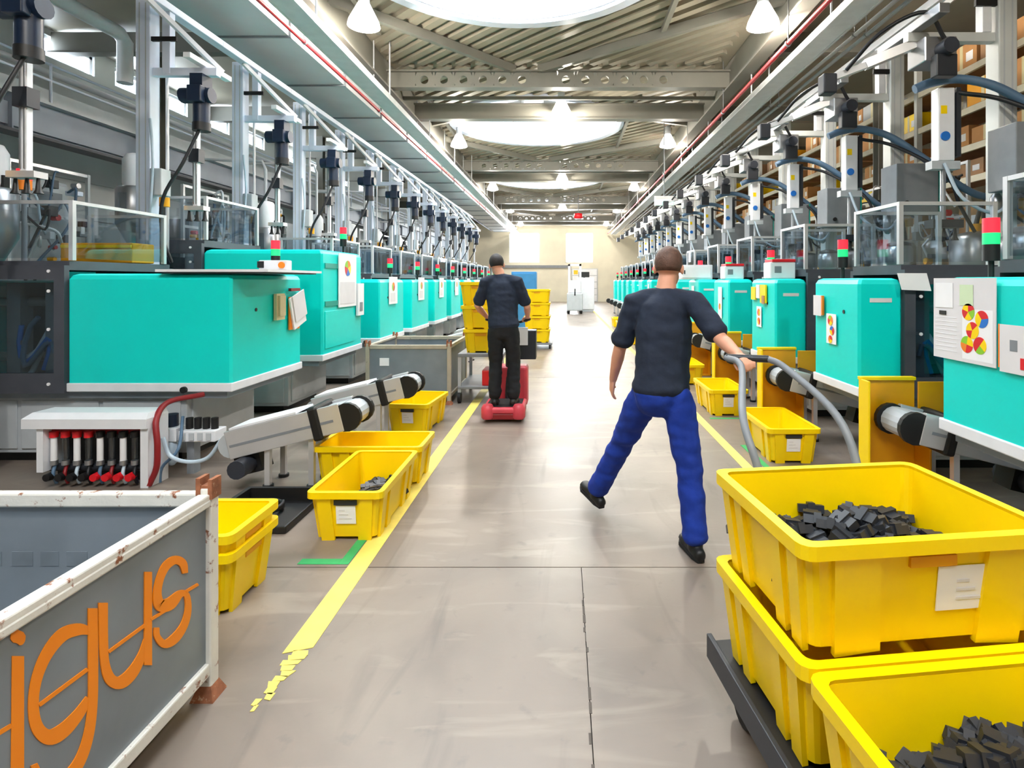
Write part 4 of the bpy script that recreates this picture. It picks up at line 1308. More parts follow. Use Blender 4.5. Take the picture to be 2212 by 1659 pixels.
for k in range(4):
    obj('valve', B(-0.04 + k * 0.07, 0.0 + k * 0.07, -0.09, -0.08, 0.015, 0.075), 'light_grey', t)
    obj('coupling', MB().cyl((-0.02 + k * 0.07, 0, 0.09), (-0.02 + k * 0.07, 0, 0.18), 0.028), 'black', t)
obj('coupling', MB().cyl((-0.17, 0, 0.11), (-0.17, 0, 0.21), 0.05), 'motor_blue', t)
obj('filter_bowl', MB().lathe((-0.14, -0.04, -0.20), [(0.02, 0), (0.045, 0.03), (0.045, 0.18), (0.03, 0.2)], 12), 'hose_clear', t)

# ---- pipework panels behind the robots
for k in range(3):
    a_ = make_media_panel('%s panel of valves and looping lines behind the left robots' % ORD[k], (-6.55 if k < 2 else -5.72, 5.3 + PITCH * k, 0), -1, 21 + k, 1.75, 3.05)
    for q in range(1, 4):
        dup(a_, (-5.72, 5.3 + PITCH * (k + 3 * q), 0), '%s panel of valves and looping lines behind the left robots' % ORD[k + 3 * q])
    b_ = make_media_panel('%s panel of valves and looping lines behind the right robots' % ORD[k], (5.72, 6.60 + PITCH * k, 0), 1, 41 + k, 1.7, 3.3)
    for q in range(1, 4):
        dup(b_, (5.72, 6.60 + PITCH * (k + 3 * q), 0), '%s panel of valves and looping lines behind the right robots' % ORD[k + 3 * q])

# ================================================================== yellow crates
def rrect(a, b, r, z, n=3):
    pts = []
    for cx, cy, s in ((a - r, b - r, 0), (-a + r, b - r, 1), (-a + r, -b + r, 2), (a - r, -b + r, 3)):
        for k in range(n + 1):
            t_ = PI / 2 * (s + k / n)
            pts.append((cx + r * math.cos(t_), cy + r * math.sin(t_), z))
    return pts

def make_crate(label, loc, rz=0.0, W=0.47, L=0.85, H=0.31, paper=True, lab=(0.0, 0.06, 0.115), slot=None, group='yellow plastic crates'):
    """nesting crate: local y is the long side, origin on the floor; the short side at -y carries the paper"""
    t = thing('crate', label, 'crate', loc, rz, group)
    a, b = W / 2, L / 2
    ta, tb = a - 0.025, b - 0.025            # wall top, inside the lip
    ba, bb = a - 0.055, b - 0.055            # wall bottom
    mb = MB()
    rings = [rrect(ba, bb, 0.03, 0.02), rrect(ta, tb, 0.035, H - 0.012), rrect(ta - 0.006, tb - 0.006, 0.03, H - 0.012), rrect(ba - 0.008, bb - 0.008, 0.025, 0.03)]
    mb.rings(rings, cap=False, smooth=False)
    mb.add(rings[0], [tuple(range(len(rings[0]) - 1, -1, -1))])
    mb.add(rings[3], [tuple(range(len(rings[3])))])
    body = obj('shell', mb, 'yellow', t)
    lip = MB()
    R = [rrect(a - 0.012, b - 0.012, 0.035, H - 0.045), rrect(a, b, 0.04, H - 0.04), rrect(a, b, 0.04, H), rrect(ta - 0.008, tb - 0.008, 0.03, H), rrect(ta - 0.004, tb - 0.004, 0.03, H - 0.02), rrect(ta, tb, 0.03, H - 0.03)]
    lip.rings(R, cap=False, smooth=False, closed=True)
    obj('rim', lip, 'yellow', t)
    # ribs on the walls
    def rib(p0, p1, wd):
        return MB().bar(p0, p1, wd, 0.014, up=(1, 0, 0) if abs(p0[1]) > abs(p0[0]) * L / W else (0, 1, 0))
    for s in (-1, 1):
        for x in (-0.62, 0.62):
            obj('rib', MB().bar((x * ba, s * (bb + 0.002), 0.0), (x * ta, s * (tb + 0.004), H - 0.04), W * 0.17, 0.018, up=(0, 1, 0)), 'yellow', body)
        for y in (-0.8, -0.45, 0.45, 0.8):
            obj('rib', MB().bar((s * (ba + 0.002), y * bb, 0.0), (s * (ta + 0.004), y * tb, H - 0.04), 0.018, L * 0.09, up=(0, 1, 0)), 'yellow', body)
        obj('grip_slot', B(-0.07, 0.07, s * (tb - 0.002) - 0.006, s * (tb - 0.002) + 0.006, H - 0.085, H - 0.055), slot or ('anthracite' if paper else 'amber'), body)
    if paper:
        zt = H - 0.09
        f = lambda z: -(bb + (tb - bb) * (z - 0.02) / (H - 0.032)) - 0.003
        lx, lw, lh = lab
        z0, z1 = zt - lh, zt
        vs = [(lx - lw, f(z0), z0), (lx + lw, f(z0), z0), (lx + lw, f(z1), z1), (lx - lw, f(z1), z1)]
        pp = obj('paper_label', MB().add(vs + [(x, y - 0.003, z) for x, y, z in vs], [(3, 2, 1, 0), (4, 5, 6, 7), (0, 4, 5, 1), (1, 5, 6, 2), (2, 6, 7, 3), (3, 7, 4, 0)]), 'paper', t)
        for k in range(3):
            zz = z0 + 0.03 + 0.026 * k
            vs = [(lx - 0.042, f(zz) - 0.0035, zz), (lx + 0.036 - 0.02 * k, f(zz) - 0.0035, zz), (lx + 0.036 - 0.02 * k, f(zz + 0.008) - 0.0035, zz + 0.008), (lx - 0.042, f(zz + 0.008) - 0.0035, zz + 0.008)]
            obj('print_line', MB().add(vs + [(x, y - 0.001, z) for x, y, z in vs], [(3, 2, 1, 0), (4, 5, 6, 7), (0, 4, 5, 1), (1, 5, 6, 2), (2, 6, 7, 3), (3, 7, 4, 0)]), 'paper_grey', pp)
    return t

# left side of the aisle
make_crate('foremost yellow crate with white label, standing on the left floor line', (-1.335, 3.80, 0))
make_crate('yellow crate standing crossways right behind the foremost labelled crate', (-1.52, 4.53, 0), PI / 2, paper=False)
make_crate('lone yellow crate beneath the conveyor before the grey container', (-1.60, 6.14, 0), -0.10, L=0.72)
make_crate('lower of the two nested yellow crates beside the front grey container', (-1.98, 2.83, 0), PI / 2, W=0.46, paper=False)
make_crate('upper of the two nested yellow crates beside the front grey container', (-1.98, 2.83, 0.09), PI / 2, W=0.46, paper=False)
# right side
make_crate('yellow crate with white label on the floor right of the aisle', (2.01, 5.24, 0))
make_crate('second yellow crate on the right, behind the labelled one', (1.95, 6.95, 0))
for k in range(7):
    make_crate('%s small distant yellow crate along the right aisle line' % ORD[k], (1.93, 8.9 + 1.75 * k, 0), paper=False)
for k in range(4):
    make_crate('%s distant yellow crate on the left beyond the rider' % ORD[k], (-1.5, 12.4 + 2.4 * k, 0), paper=False)

# loose black parts in a crate
def parts_heap(label, loc, n, sx, sy, seed, h=0.10):
    r = random.Random(seed)
    mb = MB()
    for k in range(n):
        x, y = r.uniform(-sx, sx), r.uniform(-sy, sy)
        z = r.uniform(0.0, h) * (1 - 0.6 * (abs(x) / sx + abs(y) / sy) / 2)
        M = Matrix.Translation((x, y, z + 0.025)) @ Matrix.Rotation(r.uniform(0, 3), 4, 'Z') @ Matrix.Rotation(r.uniform(-0.6, 0.6), 4, 'X')
        mb.box(-0.045, 0.045, -0.02, 0.02, -0.014, 0.014, M)
        mb.box(-0.012, 0.012, -0.03, 0.03, -0.012, 0.022, M)
    o = obj('moulded_parts', mb, 'anthracite')
    o.location = loc
    o['kind'] = 'stuff'
    return tag(o, label, 'parts')
parts_heap('small black moulded parts heaped in the foremost yellow crate', (-1.30, 4.0, 0.032), 90, 0.12, 0.18, 5)

# ================================================================== grey steel containers
def make_bin(label, loc, W, L, H, frame, logo):
    """origin at the floor under the near right corner post; box goes to -x and to +y"""
    t = thing('steel_container', label, 'container', loc)
    pw = 0.05
    for x, nx in ((-pw, 0), (-W, 1)):
        for y in (0, L - pw):
            p = obj('corner_post', B(x, x + pw, y, y + pw, 0.03, H + 0.02), frame, t, 0.006)
            obj('foot', MB().add([(x - 0.02, y - 0.02, 0), (x + pw + 0.02, y - 0.02, 0), (x + pw + 0.02, y + pw + 0.02, 0), (x - 0.02, y + pw + 0.02, 0), (x, y, 0.05), (x + pw, y, 0.05), (x + pw, y + pw, 0.05), (x, y + pw, 0.05)], [(0, 3, 2, 1), (4, 5, 6, 7), (0, 1, 5, 4), (1, 2, 6, 5), (2, 3, 7, 6), (3, 0, 4, 7)]), 'rust', p)
            lg = MB()
            lg.box(x + 0.004, x + pw - 0.004, y + 0.004, y + pw - 0.004, H, H + 0.03)
            lg.box(x - 0.006, x + 0.010, y - 0.004, y + pw + 0.004, H - 0.02, H + 0.06)
            lg.box(x + pw - 0.010, x + pw + 0.006, y - 0.004, y + pw + 0.004, H - 0.02, H + 0.055)
            obj('stacking_lug', lg, 'rust', p)
    for y in (0, L - pw):
        obj('top_rail', B(-W + pw, -pw, y + 0.005, y + pw - 0.005, H - 0.055, H), frame, t, 0.008)
        obj('bottom_rail', B(-W + pw, -pw, y + 0.005, y + pw - 0.005, 0.09, 0.14), frame, t, 0.006)
    for x in (-pw, -W):
        mb = MB()
        mb.box(x + 0.002, x + pw - 0.002, pw, L - pw, H - 0.03, H)
        mb.box(x + (pw - 0.016 if x == -pw else 0.0), x + (pw if x == -pw else 0.016), pw, L - pw, H - 0.048, H - 0.02)
        obj('top_rail', mb, frame, t, 0.006)
        obj('bottom_rail', B(x + 0.005, x + pw - 0.003, pw, L - pw, 0.09, 0.14), frame, t, 0.006)
    obj('side_panel', B(-0.028, -0.020, pw, L - pw, 0.14, H - 0.03), 'galvanised', t)
    obj('side_panel', B(-W + 0.020, -W + 0.028, pw, L - pw, 0.14, H - 0.03), 'galvanised', t)
    obj('end_panel', B(-W + pw, -pw, 0.020, 0.028, 0.14, H - 0.05), 'galvanised', t)
    obj('end_panel', B(-W + pw, -pw, L - 0.028, L - 0.020, 0.14, H - 0.05), 'galvanised', t)
    obj('floor_panel', B(-W + 0.028, -0.028, 0.028, L - 0.028, 0.12, 0.14), 'galvanised', t)
    for x in (-W + 0.3, -0.3):
        obj('skid', B(x - 0.04, x + 0.04, 0.05, L - 0.05, 0.04, 0.09), 'dark_grey', t)
    return t

BX, BY1, BL, BH = -1.345, 2.17, 1.32, 0.785
bin1 = make_bin('front grey steel container with large orange lettering and rusty white frame', (BX, BY1 - BL, 0), 1.30, BL, BH, 'rusty_white', True)
bin2 = make_bin('farther grey steel container with beige frame below the teal machines', (-1.45, 7.15, 0), 1.10, 1.22, 0.77, 'beige_frame', False)
obj('document_holder', B(-0.92, -0.80, 0.014, 0.020, 0.50, 0.60), 'paper', bin2)

# ---- orange lettering painted on the side of the front container
PX = BX - 0.020            # painted sheet
def side_pt(zx, zy):
    px, py = zx * 0.3973, 1000 + zy * 0.3972
    d = PX * FPX / (px - VX)
    return (d, EYE - (py - VY) * d / FPX)

SD = [0.0004]
def stroke(mb, pts, sub=6):
    """variable width ribbon; pts = (x, y, width) in the tracing frame"""
    q = spline([Vector(p) for p in pts], sub) if len(pts) > 2 else [Vector(p) for p in pts]
    L_, R_ = [], []
    for i, p in enumerate(q):
        a = q[max(0, i - 1)]
        b = q[min(len(q) - 1, i + 1)]
        d = Vector((b.x - a.x, b.y - a.y))
        d.normalize()
        n = Vector((-d.y, d.x)) * (p.z / 2)
        L_.append(side_pt(p.x + n.x, p.y + n.y))
        R_.append(side_pt(p.x - n.x, p.y - n.y))
    SD[0] += 0.0003
    for i in range(len(q) - 1):
        quad = [L_[i], L_[i + 1], R_[i + 1], R_[i]]
        vs = [(PX + dd - BX, y - (BY1 - BL), z) for dd in (0.0004, 0.001 + SD[0]) for y, z in quad]
        mb.add(vs, [(0, 1, 2, 3), (7, 6, 5, 4), (0, 4, 5, 1), (1, 5, 6, 2), (2, 6, 7, 3), (3, 7, 4, 0)])

# letter i
mb = MB()
stroke(mb, [(95, 1050, 66), (92, 1700, 72)])
stroke(mb, [(-60, 1500, 24), (60, 1428, 24)])
obj('letter_i', mb, 'bin_orange', bin1)
mb = MB()
stroke(mb, [(60 + 1, 968, 22), (78, 955, 70), (95, 948, 92), (112, 940, 74), (129, 930, 24)])
obj('letter_dot', mb, 'bin_orange', bin1)
# letter g
mb = MB()
stroke(mb, [(490, 915, 40), (420, 905, 66), (330, 940, 70), (245, 1050, 62), (192, 1190, 56), (178, 1330, 58), (200, 1440, 70), (262, 1492, 84), (340, 1455, 78), (420, 1370, 60), (480, 1280, 40)])
stroke(mb, [(500, 790, 52), (502, 1080, 54), (500, 1300, 52), (480, 1470, 54), (435, 1610, 60), (370, 1700, 66), (280, 1745, 60), (215, 1710, 50), (180, 1640, 40)])
stroke(mb, [(208, 1318, 20), (472, 1122, 20)])
obj('letter_g', mb, 'bin_orange', bin1)
# letter u
mb = MB()
stroke(mb, [(556, 760, 50), (558, 960, 48), (566, 1090, 48), (595, 1175, 62), (650, 1195, 68), (715, 1140, 62), (765, 1050, 44), (792, 960, 30)])
stroke(mb, [(801, 592, 40), (800, 1100, 42)])
stroke(mb, [(585, 1028, 16), (785, 882, 16)])
obj('letter_u', mb, 'bin_orange', bin1)
# letter s
mb = MB()
stroke(mb, [(1002, 600, 30), (988, 545, 44), (945, 528, 46), (895, 565, 44), (862, 640, 40), (850, 720, 46), (868, 775, 66), (920, 765, 66), (975, 712, 40), (1010, 720, 32), (1018, 800, 34), (995, 885, 40), (945, 955, 50), (890, 985, 44), (850, 945, 34), (846, 895, 28)])
stroke(mb, [(815, 852, 14), (900, 800, 14)])
stroke(mb, [(1005, 700, 14), (1072, 660, 14)])
obj('letter_s', mb, 'bin_orange', bin1)
# faint worn stencil inside the far wall
for a, b in ((-1.22, -1.16), (-1.13, -1.08), (-1.02, -0.90), (-0.87, -0.82), (-0.78, -0.70), (-0.67, -0.60), (-0.57, -0.49)):
    obj('worn_stencil', B(a, b, BL - 0.0295, BL - 0.028, 0.50, 0.555), 'faint_print', bin1)

# ================================================================== trolley with crates, pulled by the walking person
YAW = math.atan(0.118)
CO = Vector((0.5626, 2.09, 0))             # far left corner on the floor
cw, cl = 0.80, 0.62
def cart_pt(r_, b_, z=0):                  # r to the right, b backwards (towards the camera)
    dirb = Vector((0.118, -1, 0)).normalized()
    dirr = Vector((1, 0.118, 0)).normalized()
    return CO + dirr * r_ + dirb * b_ + Vector((0, 0, z))
def crate_at(label, r_, b_, z, W=cw, L=cl, H=0.325, paper=True, lab=(0.12, 0.10, 0.13)):
    p = cart_pt(r_, b_, z)
    return make_crate(label, p, YAW, W, L, H, paper, lab, 'amber')
crate_at('top yellow crate on the pulled trolley, filled with black parts', 0.40, 0.31, 0.565)
crate_at('yellow crate on the trolley deck under the top crate', 0.40, 0.31, 0.24, paper=False)
crate_at('open yellow crate at the near end of the trolley, nearest the camera', 0.40, 0.96, 0.24, L=0.66)
crate_p = cart_pt(0.40, 0.20, 0.62)
h1 = parts_heap('black moulded parts heaped in the top trolley crate', (crate_p.x, crate_p.y, 0.60), 260, 0.31, 0.20, 9, 0.17)
h1.rotation_euler = (0, 0, YAW)
crate_p = cart_pt(0.42, 0.84, 0.3)
h2 = parts_heap('black moulded parts in the near open trolley crate', (crate_p.x, crate_p.y, 0.275), 240, 0.28, 0.13, 13, 0.2)
h2.rotation_euler = (0, 0, YAW)
pq = cart_pt(0.50, 1.08, 0.40)
t = thing('delivery_note', 'white paper note lying in the near open trolley crate', 'paper', (pq.x, pq.y, 0.395), YAW)
obj('sheet', B(-0.15, 0.13, -0.10, 0.09, 0, 0.004), 'paper', t)
obj('sheet', MB().box(-0.12, 0.18, -0.12, 0.07, 0.005, 0.009, Matrix.Rotation(0.3, 4, 'Z')), 'paper', t)
obj('tray_insert', B(-0.22, 0.20, -0.14, 0.12, -0.118, -0.003), 'yellow', t)

p0 = cart_pt(0, 0)
t = thing('trolley', 'black wheeled trolley carrying yellow crates beside the walking person', 'trolley', (p0.x, p0.y, 0), YAW)
obj('deck', B(0.01, 0.79, -1.34, 0.02, 0.19, 0.235), 'black', t, 0.006)
obj('deck_rail', B(-0.01, 0.01, -1.36, 0.04, 0.16, 0.25), 'anthracite', t, 0.004)
obj('deck_rail', B(0.79, 0.81, -1.36, 0.04, 0.16, 0.25), 'anthracite', t, 0.004)
for x in (0.09, 0.71):
    for y in (-1.22, -0.10):
        f = obj('caster_fork', B(x - 0.035, x + 0.035, y - 0.04, y + 0.04, 0.10, 0.19), 'mid_grey', t)
        obj('wheel', MB().cyl((x - 0.025, y, 0.075), (x + 0.025, y, 0.075), 0.075, None, 18), 'rubber', f)
# tubular pull handle rising towards the hand
Mi = (Matrix.Translation(p0) @ Matrix.Rotation(YAW, 4, 'Z')).inverted()
def cl_(v):
    return Mi @ Vector(v)
HAND_R = Vector((0.945, 2.86, 1.20))
g0, g1 = HAND_R + Vector((-0.10, 0.03, 0.0)), HAND_R + Vector((0.10, -0.03, 0.0))
for gx, side in ((g0, 0.20), (g1, 0.62)):
    pts = spline([cl_(gx), cl_(gx) + Vector((0.03, -0.12, -0.03)), Vector((side + 0.02, 0.22, 1.02)), Vector((side + 0.03, 0.08, 0.80)), Vector((side + 0.03, 0.05, 0.50)), Vector((side + 0.03, 0.03, 0.22))], 6)
    obj('pull_tube', MB().tube(pts, 0.017, 8), 'mid_grey', t)
obj('grip_bar', MB().tube([cl_(g0), cl_(g1)], 0.019, 10), 'anthracite', t)
obj('cross_tube', MB().tube([(0.23, 0.075, 0.80), (0.65, 0.075, 0.80)], 0.014, 8), 'mid_grey', t)

# ================================================================== people
def ellipse_loft(mb, pts, rad, ref, n=14):
    """pts: centres; rad: (side, depth) half widths; ref: vector for the side direction"""
    pts = [Vector(p) for p in pts]
    rings = []
    for i, p in enumerate(pts):
        a = pts[max(0, i - 1)]
        b = pts[min(len(pts) - 1, i + 1)]
        t_ = (b - a).normalized()
        s = Vector(ref)
        s = (s - t_ * s.dot(t_)).normalized()
        u = t_.cross(s).normalized()
        rs, rd = rad[i] if isinstance(rad[i], tuple) else (rad[i], rad[i])
        rings.append([p + s * (rs * math.cos(2 * PI * k / n)) + u * (rd * math.sin(2 * PI * k / n)) for k in range(n)])
    # rounded ends
    def dome(p, ring, dirv, h):
        out = []
        for f_, g_ in ((0.8, 0.6), (0.45, 0.9)):
            out.append([p + dirv * (h * g_) + (q - p) * f_ for q in ring])
        return out
    t0 = (pts[0] - pts[1]).normalized()
    t1 = (pts[-1] - pts[-2]).normalized()
    r0 = min(rad[0]) if isinstance(rad[0], tuple) else rad[0]
    r1 = min(rad[-1]) if isinstance(rad[-1], tuple) else rad[-1]
    rings = dome(pts[0], rings[0], t0, r0 * 0.6)[::-1] + rings + dome(pts[-1], rings[-1], t1, r1 * 0.6)
    mb.rings(rings, cap=True)

def ellipsoid(mb, c, ax, n=14, m_=9):
    """ax: three axis vectors"""
    c = Vector(c)
    rings = []
    for j in range(1, m_):
        b = -PI / 2 + PI * j / m_
        rings.append([c + ax[0] * (math.cos(b) * math.cos(2 * PI * k / n)) + ax[1] * (math.cos(b) * math.sin(2 * PI * k / n)) + ax[2] * math.sin(b) for k in range(n)])
    mb.rings(rings, cap=True)

def skin_mesh(name, mb, m_, parent, voxel, smooth=4, fold=0.0):
    """melt overlapping lofts into one continuous surface"""
    me = bpy.data.meshes.new(name)
    me.from_pydata(mb.v, [], mb.f)
    import bmesh
    b = bmesh.new()
    b.from_mesh(me)
    bmesh.ops.recalc_face_normals(b, faces=b.faces)
    b.to_mesh(me)
    b.free()
    o = bpy.data.objects.new(name, me)
    COL.objects.link(o)
    r = o.modifiers.new('remesh', 'REMESH')
    r.mode = 'VOXEL'
    r.voxel_size = voxel
    s = o.modifiers.new('smooth', 'SMOOTH')
    s.iterations = smooth
    s.factor = 0.5
    dg = bpy.context.evaluated_depsgraph_get()
    ev = bpy.data.meshes.new_from_object(o.evaluated_get(dg))
    o.modifiers.clear()
    o.data = ev
    if fold:
        from mathutils import noise
        nr = [v.normal.copy() for v in ev.vertices]
        for v, n_ in zip(ev.vertices, nr):
            c = v.co
            v.co = c + n_ * (fold * (noise.noise(Vector((c.x * 5, c.y * 5, c.z * 16))) + 0.6 * noise.noise(Vector((c.x * 14 + c.z * 9, c.y * 14, c.z * 22)))))
    ev.materials.clear()
    ev.materials.append(MATS[m_])
    ev.polygons.foreach_set('use_smooth', [True] * len(ev.polygons))
    bpy.data.meshes.remove(me)
    if parent is not None:
        o.parent = parent
    return o

def hand(mb, wrist, fdir, back, thumb_side, curl):
    """five fingered hand. fdir: along the palm, back: back of the hand, thumb_side: direction of the thumb"""
    f, bk, th = Vector(fdir).normalized(), Vector(back).normalized(), Vector(thumb_side).normalized()
    wrist = Vector(wrist)
    ellipse_loft(mb, [wrist - f * 0.02, wrist + f * 0.03, wrist + f * 0.075], [(0.026, 0.021), (0.040, 0.018), (0.042, 0.015)], th)
    lens = [0.070, 0.080, 0.074, 0.058]
    for i, ln in enumerate(lens):
        off = th * (0.031 - 0.0207 * i)
        p = wrist + f * 0.072 + off
        pts = [p - f * 0.02, p]
        d = f.copy()
        seg = ln / 3
        for j in range(3):
            c = curl * (0.55 + 0.25 * j)
            d = (d * math.cos(c) - bk * math.sin(c)).normalized()
            axis_b = (bk * math.cos(c) + d * 0).normalized()
            p = p + d * seg * (1.15 - 0.15 * j)
            pts.append(p)
            bk2 = (bk - d * bk.dot(d))
            if bk2.length > 1e-3:
                bk = bk2.normalized()
        bk = Vector(back).normalized()
        mb.tube(pts, [0.0105, 0.0105, 0.010, 0.0092, 0.0078], 8)
    p = wrist + f * 0.02 + th * 0.03
    pts = [p - th * 0.012, p + th * 0.016 + f * 0.014 - bk * 0.006, p + th * 0.024 + f * 0.040 - bk * 0.014 * (1 + curl), p + th * 0.018 + f * 0.062 - bk * 0.026 * (1 + curl)]
    mb.tube(pts, [0.014, 0.0125, 0.011, 0.009], 8)

def shoe(name, mbm, ankle, fwd, parent, pitch=0.0):
    a = Vector(ankle)
    f = Vector(fwd).normalized()
    up = Vector((0, 0, 1))
    s = f.cross(up).normalized()
    f2 = f * math.cos(pitch) + up * math.sin(pitch)
    u2 = up * math.cos(pitch) - f * math.sin(pitch)
    mb = MB()
    b = a - u2 * 0.055
    ellipse_loft(mb, [b - f2 * 0.075, b - f2 * 0.02, b + f2 * 0.06, b + f2 * 0.13, b + f2 * 0.175], [(0.034, 0.036), (0.039, 0.05), (0.042, 0.046), (0.048, 0.034), (0.040, 0.026)], s)
    ellipse_loft(mb, [a + u2 * 0.05, a, b], [0.044, 0.046, 0.044], s)
    o = skin_mesh(name, mb, mbm, parent, 0.010, 3)
    sm = MB()
    outl = [(-0.085, 0.02), (-0.085, -0.02), (-0.03, -0.038), (0.07, -0.044), (0.14, -0.05), (0.185, -0.03), (0.195, 0.0), (0.185, 0.03), (0.14, 0.05), (0.07, 0.044), (-0.03, 0.038)]
    z0 = -0.034
    def mp(x, y, z):
        return b + f2 * x + s * y + u2 * z
    sm.prism(outl, z0, z0 + 0.02, mp)
    obj('sole', sm, 'rubber', o)
    return o

def head(mb, c, fw, up, s=1.0):
    """skull, jaw, nose, ears, brow"""
    fw, up = Vector(fw).normalized(), Vector(up).normalized()
    rt = fw.cross(up).normalized()
    up = rt.cross(fw).normalized()
    c = Vector(c)
    ellipsoid(mb, c + up * 0.025 * s - fw * 0.008 * s, (rt * 0.076 * s, fw * 0.095 * s, up * 0.092 * s), 18, 12)
    ellipsoid(mb, c - up * 0.052 * s + fw * 0.026 * s, (rt * 0.058 * s, fw * 0.062 * s, up * 0.066 * s), 16, 10)
    ellipsoid(mb, c - up * 0.018 * s + fw * 0.097 * s, (rt * 0.013 * s, fw * 0.02 * s, up * 0.028 * s), 10, 8)   # nose
    ellipsoid(mb, c - up * 0.058 * s + fw * 0.082 * s, (rt * 0.026 * s, fw * 0.012 * s, up * 0.011 * s), 10, 8)  # lips
    ellipsoid(mb, c + up * 0.022 * s + fw * 0.078 * s, (rt * 0.052 * s, fw * 0.014 * s, up * 0.011 * s), 10, 8)  # brow
    for q in (-1, 1):
        ellipsoid(mb, c - up * 0.012 * s + rt * (q * 0.079 * s) - fw * 0.005 * s, (rt * 0.010 * s, fw * 0.019 * s, up * 0.031 * s), 10, 8)
    return rt, fw, up

def hair_cap(parent, c, rt, fw, up, m_, s=1.0, low=-0.55):
    mb = MB()
    rings = []
    n = 20
    for j in range(9):
        b = PI / 2 - (PI / 2 - math.asin(low)) * j / 8
        r = []
        for k in range(n):
            a = 2 * PI * k / n
            fo = math.sin(a)                        # forward part of the ring
            bb_ = b if fo < 0.1 else max(b, 0.45 + 0.25 * fo)
            r.append(Vector(c) + up * 0.028 * s - fw * 0.010 * s + rt * (0.081 * s * math.cos(bb_) * math.cos(a)) + fw * (0.100 * s * math.cos(bb_) * fo) + up * (0.097 * s * math.sin(bb_)))
        rings.append(r)
    mb.rings(rings, cap=False)
    o = obj('hair', mb, m_, parent)
    md = o.modifiers.new('solid', 'SOLIDIFY')
    md.thickness = 0.012
    md.offset = -1
    return o

def eyes(parent, c, rt, fw, up, s=1.0):
    for q in (-1, 1):
        p = Vector(c) + rt * (q * 0.031 * s) + fw * 0.077 * s + up * 0.002
        mb = MB()
        ellipsoid(mb, p, (rt * 0.012, fw * 0.010, up * 0.009), 10, 8)
        e = obj('eye', mb, 'eye_white', parent)
        mb = MB()
        ellipsoid(mb, p + fw * 0.007, (rt * 0.006, fw * 0.004, up * 0.006), 8, 6)
        obj('iris', mb, 'hair_dark', e)

def make_person(label, J, fwd, lookdir, headup, tm, hm, curlR, curlL, footR, footL, pitchL=0.0, pitchR=0.0, scale=1.0):
    t = None
    R = Vector(fwd).normalized().cross(Vector((0, 0, 1))).normalized()
    F = Vector(fwd).normalized()
    V = lambda k: Vector(J[k])
    # body: one skin surface
    mb = MB()
    hd = V('head')
    rt, fw, up = head(mb, hd, lookdir, headup, 1.07)
    neck = V('neck')
    ellipse_loft(mb, [neck - Vector((0, 0, 0.05)), neck + (hd - neck) * 0.35, hd - up * 0.05 - fw * 0.02], [(0.068, 0.062), (0.056, 0.058), (0.054, 0.056)], R)
    pel, wai, che = V('pelvis'), V('waist'), V('chest')
    ellipse_loft(mb, [pel, wai, che, neck - Vector((0, 0, 0.06))], [(0.135, 0.095), (0.125, 0.085), (0.15, 0.095), (0.09, 0.06)], R)
    for s in ('R', 'L'):
        sh, el, wr = V('sh' + s), V('el' + s), V('wr' + s)
        ellipse_loft(mb, [neck.lerp(sh, 0.5) - Vector((0, 0, 0.04)), sh, sh.lerp(el, 0.4), el, el.lerp(wr, 0.3), wr], [0.045, 0.050, 0.045, 0.040, 0.041, 0.026], F)
        hp, kn, an = V('hip' + s), V('kn' + s), V('an' + s)
        ellipse_loft(mb, [hp, hp.lerp(kn, 0.5), kn, kn.lerp(an, 0.35), an], [0.072, 0.062, 0.048, 0.048, 0.034], R)
        f = (wr - el).normalized()
        hd_f = Vector(J.get('hf' + s, f))
        bk = Vector(J['bk' + s])
        th = Vector(J['th' + s])
        hand(mb, wr + f * 0.01, hd_f, bk, th, curlR if s == 'R' else curlL)
    body = skin_mesh('person', mb, 'skin', None, 0.0065, 3)
    tag(body, label, 'person')
    hair_cap(body, hd, rt, fw, up, hm, 1.07)
    eyes(body, hd, rt, fw, up, 1.07)
    # t-shirt
    mb = MB()
    hem = pel + (wai - pel) * 0.10
    ellipse_loft(mb, [hem, wai, che, che.lerp(neck, 0.55), neck - Vector((0, 0, 0.035))], [(0.186, 0.140), (0.172, 0.126), (0.188, 0.130), (0.158, 0.112), (0.080, 0.076)], R, 20)
    for s in ('R', 'L'):
        sh, el = V('sh' + s), V('el' + s)
        ellipse_loft(mb, [neck.lerp(sh, 0.25) - Vector((0, 0, 0.035)), neck.lerp(sh, 0.7) - Vector((0, 0, 0.02)), sh, sh.lerp(el, 0.45), sh.lerp(el, 0.84)], [0.060, 0.070, 0.074, 0.070, 0.072], F)
    obj_sh = skin_mesh('t_shirt', mb, 'shirt', body, 0.011, 5, 0.008)
    # trousers
    mb = MB()
    ellipse_loft(mb, [pel + (wai - pel) * 0.45, pel, V('hipR').lerp(V('hipL'), 0.5) - Vector((0, 0, 0.05))], [(0.158, 0.115), (0.172, 0.128), (0.155, 0.118)], R, 18)
    for s in ('R', 'L'):
        hp, kn, an = V('hip' + s), V('kn' + s), V('an' + s)
        ellipse_loft(mb, [hp + (hp - kn).normalized() * 0.02, hp.lerp(kn, 0.3), hp.lerp(kn, 0.7), kn, kn.lerp(an, 0.45), kn.lerp(an, 0.97)], [(0.088, 0.100), (0.094, 0.100), 0.086, 0.078, 0.076, 0.076], R)
    obj_tr = skin_mesh('trousers', mb, tm, body, 0.011, 6, 0.009)
    mb = MB()
    ellipse_loft(mb, [pel + (wai - pel) * 0.30, pel + (wai - pel) * 0.46], [(0.166, 0.121), (0.163, 0.120)], R, 18)
    obj('belt', mb, 'black', obj_tr)
    shoe('shoe', 'black', J['anR'], footR, body, pitchR)
    shoe('shoe', 'black', J['anL'], footL, body, pitchL)
    return body

